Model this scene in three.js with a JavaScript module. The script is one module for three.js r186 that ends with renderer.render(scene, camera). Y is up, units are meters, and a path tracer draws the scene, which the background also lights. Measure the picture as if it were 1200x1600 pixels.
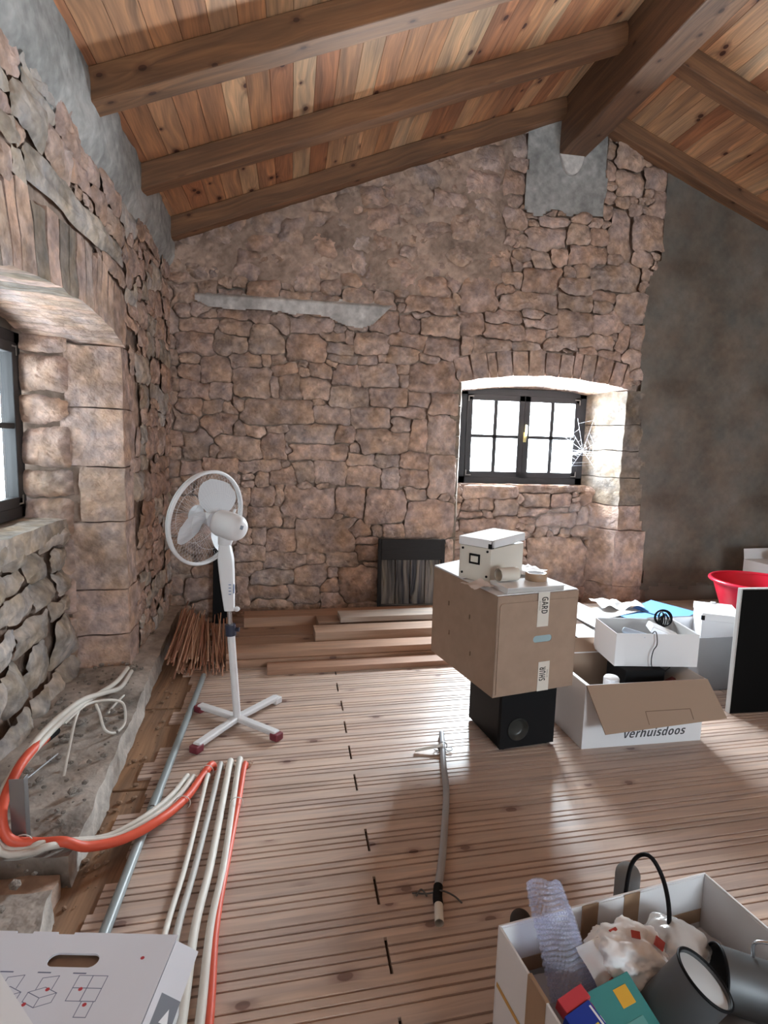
import * as THREE from 'three';
import { RoundedBoxGeometry } from 'three/addons/geometries/RoundedBoxGeometry.js';
import { mergeGeometries, mergeVertices } from 'three/addons/utils/BufferGeometryUtils.js';
import { ImprovedNoise } from 'three/addons/math/ImprovedNoise.js';
import { RectAreaLightUniformsLib } from 'three/addons/lights/RectAreaLightUniformsLib.js';

// ---------------------------------------------------------------- camera, sky, light, exposure
const scene = new THREE.Scene();
const renderer = new THREE.WebGLRenderer({ antialias: true });
renderer.toneMapping = THREE.LinearToneMapping;
renderer.toneMappingExposure = 1.8;
renderer.shadowMap.enabled = true;
RectAreaLightUniformsLib.init();

const camera = new THREE.PerspectiveCamera(83.267, 0.75, 0.05, 200);
camera.position.set(0, 1.46, 0);
camera.up.set(-0.00861, 0.99196, -0.12623);
camera.lookAt(0.16014, 1.46 - 0.12324, -0.97937);

const SKY = [0.82, 0.93, 1.0], SKY_LEVEL = 10;
scene.background = new THREE.Color().setRGB(...SKY.map((c) => c * SKY_LEVEL));
function daylight(name, w, h, pos, target, level = SKY_LEVEL, color = SKY) {   // the overcast sky filling one window
  const l = new THREE.RectAreaLight(new THREE.Color().setRGB(...color), level, w, h);
  l.name = name; l.position.set(...pos); l.lookAt(...target); l.castShadow = true; scene.add(l);
  return l;
}
daylight('daylight_gable_window', 1.12, 0.82, [2.08, 1.525, -5.16], [2.08, 1.525, 0], 118);
daylight('daylight_side_window', 1.4, 0.9, [-1.56, 1.48, -2.68], [5, 1.48, -2.68], 0.6, [0.72, 0.95, 0.96]);   // kept dim: the added wall outside hides the sky
daylight('added_rear_fill', 1.8, 1.3, [2.6, 1.55, 3.36], [2.6, 1.55, 0], 11);  // added fill from behind the camera, through a window never seen

// ---------------------------------------------------------------- helpers
let seedState = 12345;
const rnd = () => { seedState |= 0; seedState = (seedState + 0x6d2b79f5) | 0; let t = Math.imul(seedState ^ (seedState >>> 15), 1 | seedState); t = (t + Math.imul(t ^ (t >>> 7), 61 | t)) ^ t; return ((t ^ (t >>> 14)) >>> 0) / 4294967296; };
const rr = (a, b) => a + (b - a) * rnd();
const pick = (a) => a[Math.floor(rnd() * a.length)];
const lerp = (a, b, t) => a + (b - a) * t;
const clamp = (x, a, b) => Math.max(a, Math.min(b, x));
const sstep = (a, b, x) => { const t = clamp((x - a) / (b - a), 0, 1); return t * t * (3 - 2 * t); };
const perlin = new ImprovedNoise();
const N3 = (x, y, z = 0) => perlin.noise(x + 31.7, y + 17.3, z + 5.1);
const fbm = (x, y, z, o = 3) => { let s = 0, a = 1, n = 0; for (let i = 0; i < o; i++) { s += a * N3(x, y, z); n += a; a *= 0.5; x *= 2.03; y *= 2.03; z *= 2.03; } return s / n; };
const V = (x, y, z) => new THREE.Vector3(x, y, z);
const lin = (r, g, b) => new THREE.Color().setRGB(r, g, b);

const taken = new Map();
function numbered(name) { const n = taken.get(name) ?? 0; taken.set(name, n + 1); return n ? `${name}_${String(n).padStart(3, '0')}` : name; }
function mk(geo, mat, name, parent, label) {
  const m = new THREE.Mesh(geo, mat); m.name = name; m.castShadow = m.receiveShadow = true;
  if (label) m.userData.label = label;
  parent.add(m); return m;
}
function thing(name, label, category, pos = [0, 0, 0], turn = 0, group) {
  const g = new THREE.Group(); g.name = numbered(name); g.position.set(...pos); g.rotation.y = turn;
  g.userData = { label, category }; if (group) g.userData.group = group;
  scene.add(g); return g;
}
function struct(name, label) { const g = new THREE.Group(); g.name = name; g.userData = { kind: 'structure', label, category: name.split('_')[0] }; scene.add(g); return g; }
function tag(m, label, category, group) { m.name = numbered(m.name); m.userData.label = label; m.userData.category = category; if (group) m.userData.group = group; return m; }

// uv in metres from the dominant axis of the normal; u runs along the grain axis g (0 x, 1 y, 2 z)
function boxUV(geo, g = 0, su = 1, sv = 1, ou = 0, ov = 0) {
  const p = geo.attributes.position, n = geo.attributes.normal, uv = new Float32Array(p.count * 2);
  for (let i = 0; i < p.count; i++) {
    const P = [p.getX(i), p.getY(i), p.getZ(i)], A = [Math.abs(n.getX(i)), Math.abs(n.getY(i)), Math.abs(n.getZ(i))];
    const d = A[0] > A[1] && A[0] > A[2] ? 0 : A[1] > A[2] ? 1 : 2, rest = [0, 1, 2].filter((k) => k !== d);
    const a = rest.includes(g) ? g : rest[0], b = rest.find((k) => k !== a);
    uv[2 * i] = P[a] * su + ou; uv[2 * i + 1] = P[b] * sv + ov;
  }
  geo.setAttribute('uv', new THREE.BufferAttribute(uv, 2)); return geo;
}
function rbox(w, h, d, r = 0.004, seg = 2) { return new RoundedBoxGeometry(w, h, d, seg, Math.min(r, w / 2.01, h / 2.01, d / 2.01)); }
function at(geo, x, y, z) { geo.translate(x, y, z); return geo; }
function box(w, h, d, x, y, z) { return new THREE.BoxGeometry(w, h, d).translate(x, y, z); }
function merge(list) { return mergeGeometries(list.map((g) => { const o = g.index ? g.toNonIndexed() : g; for (const k of Object.keys(o.attributes)) if (!['position', 'normal', 'uv'].includes(k)) o.deleteAttribute(k); return o; })); }
// a unit cube of nx*ny*nz cells sent through f(a, b, c) -> [x, y, z]; edges stay crisp
function defBox(nx, ny, nz, f, uvs = 1) {
  const g = new THREE.BoxGeometry(1, 1, 1, nx, ny, nz), p = g.attributes.position;
  for (let i = 0; i < p.count; i++) { const q = f(p.getX(i) + 0.5, p.getY(i) + 0.5, p.getZ(i) + 0.5); p.setXYZ(i, ...q); }
  g.computeVertexNormals(); boxUV(g, 0, uvs, uvs); return g;
}
// turn a mirrored mesh outside in when its mean normal points at its own centre
function outward(g) {
  g.computeBoundingBox(); const c = g.boundingBox.getCenter(V(0, 0, 0)), p = g.attributes.position, n = g.attributes.normal; let s = 0;
  for (let i = 0; i < p.count; i++) s += (p.getX(i) - c.x) * n.getX(i) + (p.getY(i) - c.y) * n.getY(i) + (p.getZ(i) - c.z) * n.getZ(i);
  if (s < 0) { const ix = g.index.array; for (let i = 0; i < ix.length; i += 3) { const t = ix[i]; ix[i] = ix[i + 1]; ix[i + 1] = t; } g.computeVertexNormals(); boxUV(g); }
  return g;
}
function rough(f, amp, freq = 9) { return (a, b, c) => { const q = f(a, b, c); return [q[0] + amp * fbm(q[0] * freq, q[1] * freq, q[2] * freq, 3), q[1] + amp * fbm(q[0] * freq + 40, q[1] * freq, q[2] * freq, 3), q[2] + amp * fbm(q[0] * freq, q[1] * freq + 70, q[2] * freq, 3)]; }; }
function tube(pts, r, seg = 60, rs = 8, tension = 0.5) { return new THREE.TubeGeometry(new THREE.CatmullRomCurve3(pts.map((p) => V(...p)), false, 'catmullrom', tension), seg, r, rs); }
function rod(a, b, r, rs = 10, r2 = r) { const A = V(...a), B = V(...b), d = B.clone().sub(A), g = new THREE.CylinderGeometry(r2, r, d.length(), rs); g.applyQuaternion(new THREE.Quaternion().setFromUnitVectors(V(0, 1, 0), d.clone().normalize())); g.translate(...A.add(B).multiplyScalar(0.5).toArray()); return g; }

// ---------------------------------------------------------------- textures
function vnoise(px, py, seed) {   // value noise that repeats every px by py cells
  const t = new Float32Array(px * py); let s = seed; for (let i = 0; i < t.length; i++) { s = (Math.imul(s, 1664525) + 1013904223) >>> 0; t[i] = s / 4294967296; }
  return (x, y) => { const xi = Math.floor(x), yi = Math.floor(y), fx = x - xi, fy = y - yi, sx = fx * fx * (3 - 2 * fx), sy = fy * fy * (3 - 2 * fy); const X0 = ((xi % px) + px) % px, X1 = (X0 + 1) % px, Y0 = ((yi % py) + py) % py, Y1 = (Y0 + 1) % py; return lerp(lerp(t[Y0 * px + X0], t[Y0 * px + X1], sx), lerp(t[Y1 * px + X0], t[Y1 * px + X1], sx), sy); };
}
function dataTex(w, h, f, srgb = true) {
  const d = new Uint8Array(w * h * 4);
  for (let y = 0; y < h; y++) for (let x = 0; x < w; x++) { const c = f(x / w, y / h), i = 4 * (y * w + x); d[i] = clamp(c[0], 0, 1) * 255; d[i + 1] = clamp(c[1], 0, 1) * 255; d[i + 2] = clamp(c[2], 0, 1) * 255; d[i + 3] = 255; }
  const t = new THREE.DataTexture(d, w, h); t.wrapS = t.wrapT = THREE.RepeatWrapping; t.magFilter = THREE.LinearFilter; t.minFilter = THREE.LinearMipmapLinearFilter; t.generateMipmaps = true; if (srgb) t.colorSpace = THREE.SRGBColorSpace; t.needsUpdate = true; return t;
}
const octaves = (f0, n, seed) => { const fs = []; for (let i = 0; i < n; i++) fs.push([f0 << i, vnoise(f0 << i, f0 << i, seed + i * 77)]); return (u, v) => { let s = 0, a = 1, t = 0; for (const [f, g] of fs) { s += a * g(u * f, v * f); t += a; a *= 0.55; } return s / t; }; };
const oA = octaves(5, 6, 11), oB = octaves(9, 5, 303), oC = octaves(24, 4, 909), oD = octaves(3, 7, 4242);
const stoneMap = dataTex(512, 512, (u, v) => { const a = oA(u, v), b = oB(u, v), c = oC(u, v); const k = 0.82 + 0.42 * (a - 0.5) + 0.4 * (c - 0.5); const warm = (b - 0.5) * 0.16; return [k + warm * 0.6, k, k - warm]; });
const stoneBump = dataTex(512, 512, (u, v) => { const a = oA(u, v), c = oC(u, v), d = oB(v, u); const k = 0.42 * a + 0.4 * Math.abs(d - 0.5) * 2 + 0.25 * c + 0.25 * Math.abs(oC(v, u) - 0.5) * 2; return [k, k, k]; }, false);
const mudMap = dataTex(512, 512, (u, v) => { const a = oD(u, v), c = oC(v, u); const k = 0.78 + 0.4 * (a - 0.5) + 0.3 * (c - 0.5); return [k, k, k]; });
const concreteMap = dataTex(512, 512, (u, v) => { const a = oD(u, v), b = oA(v, u), c = oC(u, v); const k = 0.72 + 0.34 * (a - 0.5) + 0.12 * (c - 0.5), w = (b - 0.5) * 0.24; return [k + w * 0.5, k, k - w * 0.35]; });
function woodTex(seed, contrast, knots, darkKnot) {
  const g1 = vnoise(6, 22, seed), g2 = vnoise(14, 90, seed + 5), g3 = vnoise(40, 128, seed + 9), wv = vnoise(8, 5, seed + 13), big = vnoise(4, 6, seed + 17);
  const ks = []; let s = seed * 7 + 3; const q = () => { s = (Math.imul(s, 1664525) + 1013904223) >>> 0; return s / 4294967296; };
  for (let i = 0; i < knots; i++) ks.push([q(), q(), 0.006 + 0.010 * q()]);
  return dataTex(1024, 256, (u, v) => {
    let dark = 0, bend = 0;
    for (const [ku, kv, kr] of ks) { let du = u - ku, dv = v - kv; du -= Math.round(du); dv -= Math.round(dv); const X = du * 2, Y = dv * 0.5, d = Math.hypot(X / 1.6, Y) / kr; dark = Math.max(dark, sstep(1.15, 0.75, d) + 0.35 * sstep(3, 1, d)); bend += Math.sign(Y) * 1.2 * Math.exp(-d * d / 9); }
    const w = (wv(u * 8, v * 5) - 0.5) * 2.2 + bend, a = g1(u * 6, v * 22 + w), b = g2(u * 14, v * 90 + w * 3), c = g3(u * 40, v * 128), e = big(u * 4, v * 6);
    const k = 0.8 + contrast * ((a - 0.5) * 0.5 + (b - 0.5) * 0.3 + (c - 0.5) * 0.12 + (e - 0.5) * 0.3), d = 1 - darkKnot * Math.min(dark, 1);
    const hue = contrast * (a - 0.5) * 0.12;
    return [(k + hue * 0.4) * lerp(1, d, 0.85), k * d, (k - hue) * d];
  });
}
const floorWood = woodTex(21, 0.2, 6, 0.4), ceilWood = woodTex(87, 0.42, 9, 0.72), beamWood = woodTex(143, 0.4, 7, 0.5);
const greyWood = woodTex(55, 1.3, 6, 0.5);
for (const t of [floorWood, ceilWood, beamWood, greyWood]) t.repeat.set(0.5, 2);   // 2 m along the grain, 0.5 m across
const std = (color, roughness = 0.8, o = {}) => new THREE.MeshStandardMaterial({ color: Array.isArray(color) ? lin(...color) : color, roughness, ...o });
const stoneMats = [[0.76, 0.535, 0.435], [0.79, 0.565, 0.465], [0.74, 0.535, 0.435], [0.78, 0.54, 0.435], [0.81, 0.59, 0.485], [0.73, 0.505, 0.405], [0.77, 0.565, 0.465], [0.72, 0.545, 0.455]].map((c) => std(c, 0.95, { map: stoneMap, bumpMap: stoneBump, bumpScale: 0.026 }));
const dimmedStone = [[0.40, 0.325, 0.26], [0.36, 0.29, 0.23]].map((c) => std(c, 0.95, { map: stoneMap, bumpMap: stoneBump, bumpScale: 0.014 }));  // darkened stone, so the strong window light does not wash the recess out
const greyStone = [[0.70, 0.62, 0.55], [0.68, 0.58, 0.49], [0.74, 0.65, 0.57]].map((c) => std(c, 0.95, { map: stoneMap, bumpMap: stoneBump, bumpScale: 0.014 }));
const M = {
  mortar: std([0.70, 0.515, 0.415], 1, { map: mudMap, bumpMap: stoneBump, bumpScale: 0.012 }),
  core: std([0.30, 0.25, 0.21], 1),
  cement: std([0.60, 0.605, 0.59], 0.95, { map: mudMap, bumpMap: stoneBump, bumpScale: 0.008 }),
  plaster: std([0.97, 0.94, 0.91], 0.95, { map: mudMap, bumpMap: stoneBump, bumpScale: 0.004 }),
  render: std([0.34, 0.285, 0.235], 0.95, { map: concreteMap, bumpMap: stoneBump, bumpScale: 0.004 }),
  ledge: std([0.64, 0.575, 0.52], 0.95, { map: mudMap, bumpMap: stoneBump, bumpScale: 0.012 }),
  frame: std([0.024, 0.023, 0.026], 0.55),
  brass: std([0.7, 0.55, 0.25], 0.3, { metalness: 0.9 }),
  glass: new THREE.MeshPhysicalMaterial({ color: 0xffffff, roughness: 0, transmission: 1, thickness: 0, ior: 1.5 }),
};
const floorMats = [[0.84, 0.635, 0.53], [0.88, 0.675, 0.565], [0.82, 0.61, 0.505], [0.86, 0.65, 0.535], [0.83, 0.635, 0.535]].map((c) => std(c, 0.34, { map: floorWood, bumpMap: floorWood, bumpScale: 0.0004 }));
const ceilMats = [[0.90, 0.51, 0.28], [0.95, 0.59, 0.34], [0.76, 0.37, 0.19], [0.66, 0.29, 0.145], [0.92, 0.54, 0.30], [0.83, 0.42, 0.215], [0.97, 0.65, 0.40], [0.80, 0.43, 0.235]].map((c) => std(c, 0.6, { map: ceilWood }));
const beamMats = [[0.36, 0.18, 0.088], [0.33, 0.165, 0.08], [0.385, 0.195, 0.10]].map((c) => std(c, 0.65, { map: beamWood, bumpMap: beamWood, bumpScale: 0.002 }));
const ridgeMat = std([0.27, 0.145, 0.085], 0.65, { map: beamWood, bumpMap: beamWood, bumpScale: 0.002 });

// ---------------------------------------------------------------- masonry
// boxes: [cu, cv, half width, half height]; a stone takes the ground nearer to its own box than to any other
function boxDist(b, u, v) { const t = b[4] ?? 0; if (t) { const x = u - b[0], y = v - b[1]; u = b[0] + x + t * y; v = b[1] + y - t * x; } const dx = Math.abs(u - b[0]) - b[2] * 0.92, dy = Math.abs(v - b[1]) - b[3] * 0.92; return Math.hypot(Math.max(dx, 0), Math.max(dy, 0)) + Math.min(Math.max(dx, dy), 0); }
function fillBoxes(boxes, inside, u0, u1, v0, v1, tries, minD) {
  for (let k = 0; k < tries; k++) {
    let best = null, bd = minD;
    for (let i = 0; i < 40; i++) { const u = rr(u0, u1), v = rr(v0, v1); if (!inside(u, v)) continue; let d = 9; for (const b of boxes) d = Math.min(d, boxDist(b, u, v)); if (d > bd) { bd = d; best = [u, v]; } }
    if (best) boxes.push([best[0], best[1], clamp(bd * rr(0.8, 1.1), 0.02, 0.13), clamp(bd * rr(0.5, 0.8), 0.014, 0.08)]);
  }
}
function stoneWall(parent, boxes, inside, map, flip, mats, o = {}) {
  const { gap = 0.0035, proud = 0.012, bulge = 0.012, depth = 0.07, grow = 0.05, ruggedness: rg = 1, count = boxes.length } = o;
  for (let k = 0; k < count; k++) {
    const b = boxes[k]; if (!inside(b[0], b[1])) continue;
    const near = boxes.filter((c) => c !== b && Math.abs(c[0] - b[0]) < b[2] + c[2] + 0.14 && Math.abs(c[1] - b[1]) < b[3] + c[3] + 0.14);
    const n = b[2] + b[3] > 0.16 ? 40 : 24, R = [], ph = rr(0, 6);
    for (let i = 0; i < n; i++) {
      const th = (i / n) * Math.PI * 2, cx = Math.cos(th) * (b[2] + 0.02), cy = Math.sin(th) * (b[3] + 0.02), L = Math.hypot(cx, cy), dx = cx / L, dy = cy / L;
      let t = 0.008; const step = 0.004, lim = L * 1.5 + 0.05;
      while (t < lim) {
        const u = b[0] + dx * t, v = b[1] + dy * t, wu = u + 0.02 * N3(u * 9, v * 9, 3) + 0.012 * N3(u * 26, v * 26, 3), wv = v + 0.018 * N3(u * 9, v * 9, 9) + 0.010 * N3(u * 26, v * 26, 9), own = boxDist(b, wu, wv);
        if (own > grow || !inside(u, v)) break;
        let m = 9; for (const c of near) m = Math.min(m, boxDist(c, wu, wv));
        if (own > m - gap * 2 * (0.85 + 2.6 * Math.max(0, N3(u * 4, v * 4, 40)))) break;
        t += step;
      }
      R.push([dx, dy, Math.max(t, 0.012)]);
    }
    const size = Math.min(b[2], b[3]), rings = [0.0, 0.2, 0.4, 0.6, 0.78, 0.92, 1.0, 1.0, 1.01], last = 8, pos = [], uvs = [], idx = [];
    const pr = proud + rr(-0.011, 0.013) * rg, bl = bulge * rr(0.5, 1.3) * clamp(size / 0.06, 0.4, 1.4), ou = rnd(), ov = rnd();
    // a hewn face: the lowest of a few tilted planes, with chips on top
    const planes = []; for (let k = 0; k < 5; k++) { const a = rr(0, 6.283), m = rr(0.006, 0.024) * clamp(size / 0.07, 0.5, 1.3); planes.push([Math.cos(a) * m / b[2], Math.sin(a) * m / b[3], rr(0.0, 0.013)]); }
    const W = (u, v, t) => { let h = 0.016; for (const [x, y, c] of planes) h = Math.min(h, c + 0.004 + x * (u - b[0]) + y * (v - b[1])); return pr + h * rg + bl * (1 - Math.pow(t, 6)) + 0.010 * fbm(u * 12, v * 12, ph, 2) + 0.012 * Math.abs(N3(u * 22, v * 22, ph)) + 0.008 * N3(u * 46, v * 46, ph); };
    const put = (u, v, w) => { pos.push(...map(u, v, w)); uvs.push(u + ou, v + ov); };
    put(b[0], b[1], W(b[0], b[1], 0));
    for (let q = 1; q < rings.length; q++) for (const [dx, dy, t] of R) {
      const s = rings[q], u = b[0] + dx * t * s, v = b[1] + dy * t * s;
      put(u, v, q === last ? -depth : W(u, v, Math.min(s, 1)));
    }
    const tri = (a, c, d) => (flip ? idx.push(a, d, c) : idx.push(a, c, d));
    for (let i = 0; i < n; i++) { const j = (i + 1) % n; tri(0, 1 + i, 1 + j); for (let q = 0; q < rings.length - 2; q++) { if (q === last - 2) continue; const A = 1 + q * n + i, B = 1 + q * n + j, C = A + n, D = B + n; tri(A, C, D); tri(A, D, B); } }
    const g = new THREE.BufferGeometry(); g.setAttribute('position', new THREE.Float32BufferAttribute(pos, 3)); g.setAttribute('uv', new THREE.Float32BufferAttribute(uvs, 2)); g.setIndex(idx); g.computeVertexNormals();
    mk(g, pick(mats), 'stone', parent);
  }
}
function gridGeo(u0, u1, v0, v1, step, inside, wf, map, flip) {
  const nu = Math.ceil((u1 - u0) / step), nv = Math.ceil((v1 - v0) / step), id = new Map(), pos = [], uvs = [], idx = [];
  const vert = (i, j) => { const k = i * 10000 + j; if (!id.has(k)) { id.set(k, pos.length / 3); const u = u0 + i * step, v = v0 + j * step; pos.push(...map(u, v, wf(u, v))); uvs.push(u, v); } return id.get(k); };
  for (let i = 0; i < nu; i++) for (let j = 0; j < nv; j++) { if (!inside(u0 + (i + 0.5) * step, v0 + (j + 0.5) * step)) continue; const a = vert(i, j), b = vert(i + 1, j), c = vert(i + 1, j + 1), d = vert(i, j + 1); flip ? idx.push(a, c, b, a, d, c) : idx.push(a, b, c, a, c, d); }
  const g = new THREE.BufferGeometry(); g.setAttribute('position', new THREE.Float32BufferAttribute(pos, 3)); g.setAttribute('uv', new THREE.Float32BufferAttribute(uvs, 2)); g.setIndex(idx); g.computeVertexNormals(); return g;
}
function block(f, mat, parent, name = 'stone', amp = 0.014, n = [6, 5, 6]) { return mk(outward(defBox(...n, rough(f, amp))), mat, name, parent); }
const askew = (boxes) => { for (const b of boxes) b[4] ??= rr(-0.13, 0.13) * clamp(0.1 / b[2], 0.4, 1.2); return boxes; };
const unflat = (a) => { const o = []; for (let i = 0; i < a.length; i += 4) o.push([a[i] / 100, a[i + 1] / 100, a[i + 2] / 100, a[i + 3] / 100]); return o; };

const BZ = -4.7, SLOPE = 0.387;
const roofU = (x) => (x < 2.22 ? 2.86 + SLOPE * (x + 0.915) : 2.86 + SLOPE * (5.355 - x));   // underside of the rafters
const archB = (x) => 2.035 - 0.075 * Math.pow((x - 2.13) / 0.74, 2);
const concEdge = (v) => { const P = [[0, 3.2], [0.6, 3.135], [1.23, 3.064], [2.23, 2.973], [2.81, 2.98], [3.08, 3.1], [3.82, 3.09], [4.3, 3.09]]; for (let i = 1; i < P.length; i++) if (v < P[i][0]) return lerp(P[i - 1][1], P[i][1], (v - P[i - 1][0]) / (P[i][0] - P[i - 1][0])) + 0.02 * N3(v * 6, 1) + 0.01 * N3(v * 20, 2); return 3.09; };
const patch = (u, v) => u > 1.84 + 0.03 * N3(v * 7, 4) && u < 2.53 + 0.02 * N3(v * 7, 8) && v > 3.33 + 0.05 * N3(u * 8, 3);   // cement around the ridge beam's seat
const nicheB = (u, v) => u > 1.385 - 0.02 && u < 2.865 && v < archB(u) + 0.21;
const inGable = (u, v) => u > -0.97 && v > 0 && v < roofU(u) + 0.14;
const backMap = (u, v, w) => [u, v, BZ + w];
{
  const wall = struct('wall_back', 'gable wall of rough pinkish rubble stone with a deep window recess');
  const boxes = unflat([
    -87, 272, 4.8, 3.9, -72, 270, 7.9, 5.1, -58, 270, 5.1, 4.6, -83, 263, 6.9, 3.2, -81, 253, 8.8, 7.5, -64, 256, 6, 5.1, -81, 238, 4.6, 4.2, -69, 241, 6.1, 3.5, -71, 229,
    13.6, 4.8, -63, 237, 5.2, 1.6, -44, 238, 10.5, 2.8, -25, 238, 7.3, 3.3, -42, 229, 9.6, 5.5, -9, 232, 5.4, 4.4, 14, 234, 15.4, 5.3, -73, 215, 13.6, 7.4, -47, 216, 11.8,
    6.2, -20, 221, 12.2, 10.1, 13, 216, 14.3, 9.8, -77, 204, 6.6, 2.9, -35, 204, 11.6, 4.8, -20, 206, 2.9, 2.9, -10, 205, 4.4, 2, -84, 281, 7.4, 5.1, -55, 282, 10.3, 6, 32,
    225, 10.4, 3.4, 46, 226, 3, 4.4, 38, 217, 9.4, 3.7, 40, 209, 11.5, 3.2, 63, 222, 14, 8.2, 72, 239, 11.6, 8.1, 93, 239, 7.6, 5.5, 119, 239, 17.1, 6.3, 91, 227, 15.8, 4.5,
    103, 247, 6.8, 1.8, 88, 214, 13.2, 6.3, 122, 222, 14, 7.1, 60, 209, 7.8, 3, 110, 212, 7.5, 2.6, 72, 273, 11.8, 7.3, 91, 272, 5.7, 5.4, 110, 269, 13.2, 4.9, 45, 271, 5.5,
    3.1, 108, 254, 20, 5.4, 128, 274, 5.9, 4, 31, 204, 5, 2.5, -58, 195, 11, 8.3, -74, 180, 11.4, 5.5, -54, 181, 7.7, 6.1, -30, 187, 13.4, 11.6, -13, 185, 2.4, 7.4, -2, 186,
    7.2, 9, 19, 186, 11.8, 8.3, -5, 199, 8.4, 3.5, 23, 199, 9.2, 5.8, -76, 168, 7.2, 5.8, -60, 169, 8.2, 3.5, -82, 156, 7.9, 5.6, -9, 166, 27.2, 10, -28, 150, 7.9, 4.5, -11,
    153, 8, 2.1, -73, 138, 10.1, 10.4, -59, 134, 3.4, 3.5, -41, 137, 17.2, 8.6, -14, 138, 9, 10.7, 16, 150, 18.9, 7.7, 22, 135, 24.2, 5.6, -24, 123, 16.5, 4.6, -55, 124,
    13.7, 4.5, -76, 121, 9.1, 5, -7, 116, 10.1, 5.1, 11, 119, 7, 8.3, 44, 197, 10.3, 7.3, 70, 198, 16.2, 8.3, 46, 179, 15, 7.6, 78, 180, 15.3, 7.4, 103, 179, 8.3, 5.4, 114,
    198, 20.2, 11.6, 88, 203, 4.8, 3.3, 33, 164, 13.1, 6.4, 64, 164, 16, 7.5, 95, 169, 13.4, 4.1, 88, 159, 8, 5.4, 125, 177, 12, 8.3, 104, 151, 6.2, 12.6, 125, 152, 14.2,
    16.3, 43, 151, 6.2, 6.6, 74, 144, 21.7, 9.9, 52, 138, 3.7, 3.1, 56, 130, 11, 4.4, 79, 130, 9.7, 6.8, 100, 130, 12, 6.4, 60, 117, 14.3, 6.4, 81, 116, 6.4, 6.9, 101, 116,
    11.7, 7, 126, 118, 12.5, 15.6, 31, 119, 12.5, 8, -36, 100, 3.4, 5.1, -22, 99, 9.6, 5.6, -8, 99, 2.6, 7.8, -20, 82, 12.2, 7.3, -34, 67, 3.3, 6.2, -25, 67, 5, 6.8, -33, 52,
    12.6, 5.8, -8, 63, 11.3, 8.4, -4, 46, 16, 5.9, -33, 41, 10.1, 3.8, -13, 32, 16, 5.4, -14, 20, 17.8, 5.4, 17, 34, 13.2, 8.1, 9, 18, 12.8, 7.4, -13, 7, 15.6, 6.6, 15, 5,
    10, 4.4, 36, 9, 10.2, 8.8, -72, 23, 12, 8.8, -67, 9, 9, 4.6, -66, 37, 8.4, 3.2, -39, 21, 4.1, 11.2, 14, 94, 21.7, 11.6, 29, 67, 24.7, 12.8, 48, 95, 11.1, 10.3, 78, 91,
    16.2, 13.4, 102, 102, 8.2, 3.5, 117, 81, 21.1, 14.7, 54, 72, 12.9, 5.1, 71, 71, 3.8, 4, 84, 72, 8.7, 5.1, 63, 63, 8, 3.3, 64, 52, 8.6, 7.1, 44, 47, 13.3, 5.4, 67, 43, 6,
    2.2, 56, 26, 15.6, 15.4, 36, 35, 3.2, 3.3, 33, 25, 6.9, 4.9, 135, 51, 4, 12.8, 20, 48, 4.8, 3.2, 62, 6, 12.6, 3.4, 136, 26, 3.9, 10.8, 100, 53, 22.2, 10, 101, 25, 22.3,
    15.6, 172, 270, 7.3, 3.7, 204, 280, 16.4, 7.8, 230, 278, 15.1, 5.4, 193, 263, 25.3, 5.7, 235, 265, 16, 4.8, 260, 271, 8.1, 3.1, 171, 249, 15.5, 4.4, 197, 253, 7.5, 3.4,
    203, 246, 14.6, 3.8, 235, 247, 14.5, 10, 257, 262, 8.5, 5.2, 266, 250, 13.7, 7.7, 173, 237, 18, 6.5, 201, 237, 9, 4.5, 215, 239, 4.1, 3.5, 163, 226, 16.5, 6.2, 141, 224,
    4, 7.2, 191, 227, 10.5, 3.4, 224, 231, 12.3, 3.8, 254, 234, 16.4, 4.6, 145, 242, 9.4, 8.5, 150, 266, 15.1, 13.4, 270, 287, 21.7, 10, 286, 263, 14.2, 11.9, 280, 238, 4.8,
    9.2, 292, 240, 6.8, 9.9, 290, 221, 6, 7.2, 176, 354, 6.4, 7.7, 177, 341, 4.6, 4.8, 179, 328, 8, 5.8, 272, 383, 12.9, 8.5, 300, 369, 11.7, 7.9, 303, 350, 7, 9.4, 269, 324,
    8.5, 17.5, 296, 325, 14.9, 13.5, 233, 317, 9.8, 6, 251, 318, 6.1, 6, 209, 327, 12.6, 3.3, 275, 362, 13.7, 9.3, 300, 386, 11.6, 2.6, 205, 314, 17, 7.3, 186, 300, 5.8, 4.6,
    243, 303, 16.7, 6.8
  ]);
  const roughTop = (u, v) => u < 1.78 && v > 2.6 + 0.1 * N3(u * 2, 0.5) + 0.1 * Math.max(0, u - 0.9);
  const stoneOK = (u, v) => inGable(u, v) && !nicheB(u, v) && u < concEdge(v) && !patch(u, v) && !(u > 2.86 && v < 2.0);
  const traced = boxes.length;
  fillBoxes(boxes, (u, v) => stoneOK(u, v) && !roughTop(u, v), -0.95, 3.1, 0.02, 4.1, 190, 0.026);
  fillBoxes(boxes, (u, v) => stoneOK(u, v) && roughTop(u, v), -0.95, 1.8, 2.5, 4.0, 60, 0.05);
  askew(boxes);
  const lower = boxes.filter((b) => !roughTop(b[0], b[1])), upper = boxes.filter((b) => roughTop(b[0], b[1]));
  stoneWall(wall, [...lower, ...upper], stoneOK, backMap, false, stoneMats, { count: lower.length });
  stoneWall(wall, [...upper, ...lower], stoneOK, backMap, false, stoneMats, { count: upper.length, gap: 0.004, proud: -0.002, bulge: 0.014, grow: 0.05 });
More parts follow.
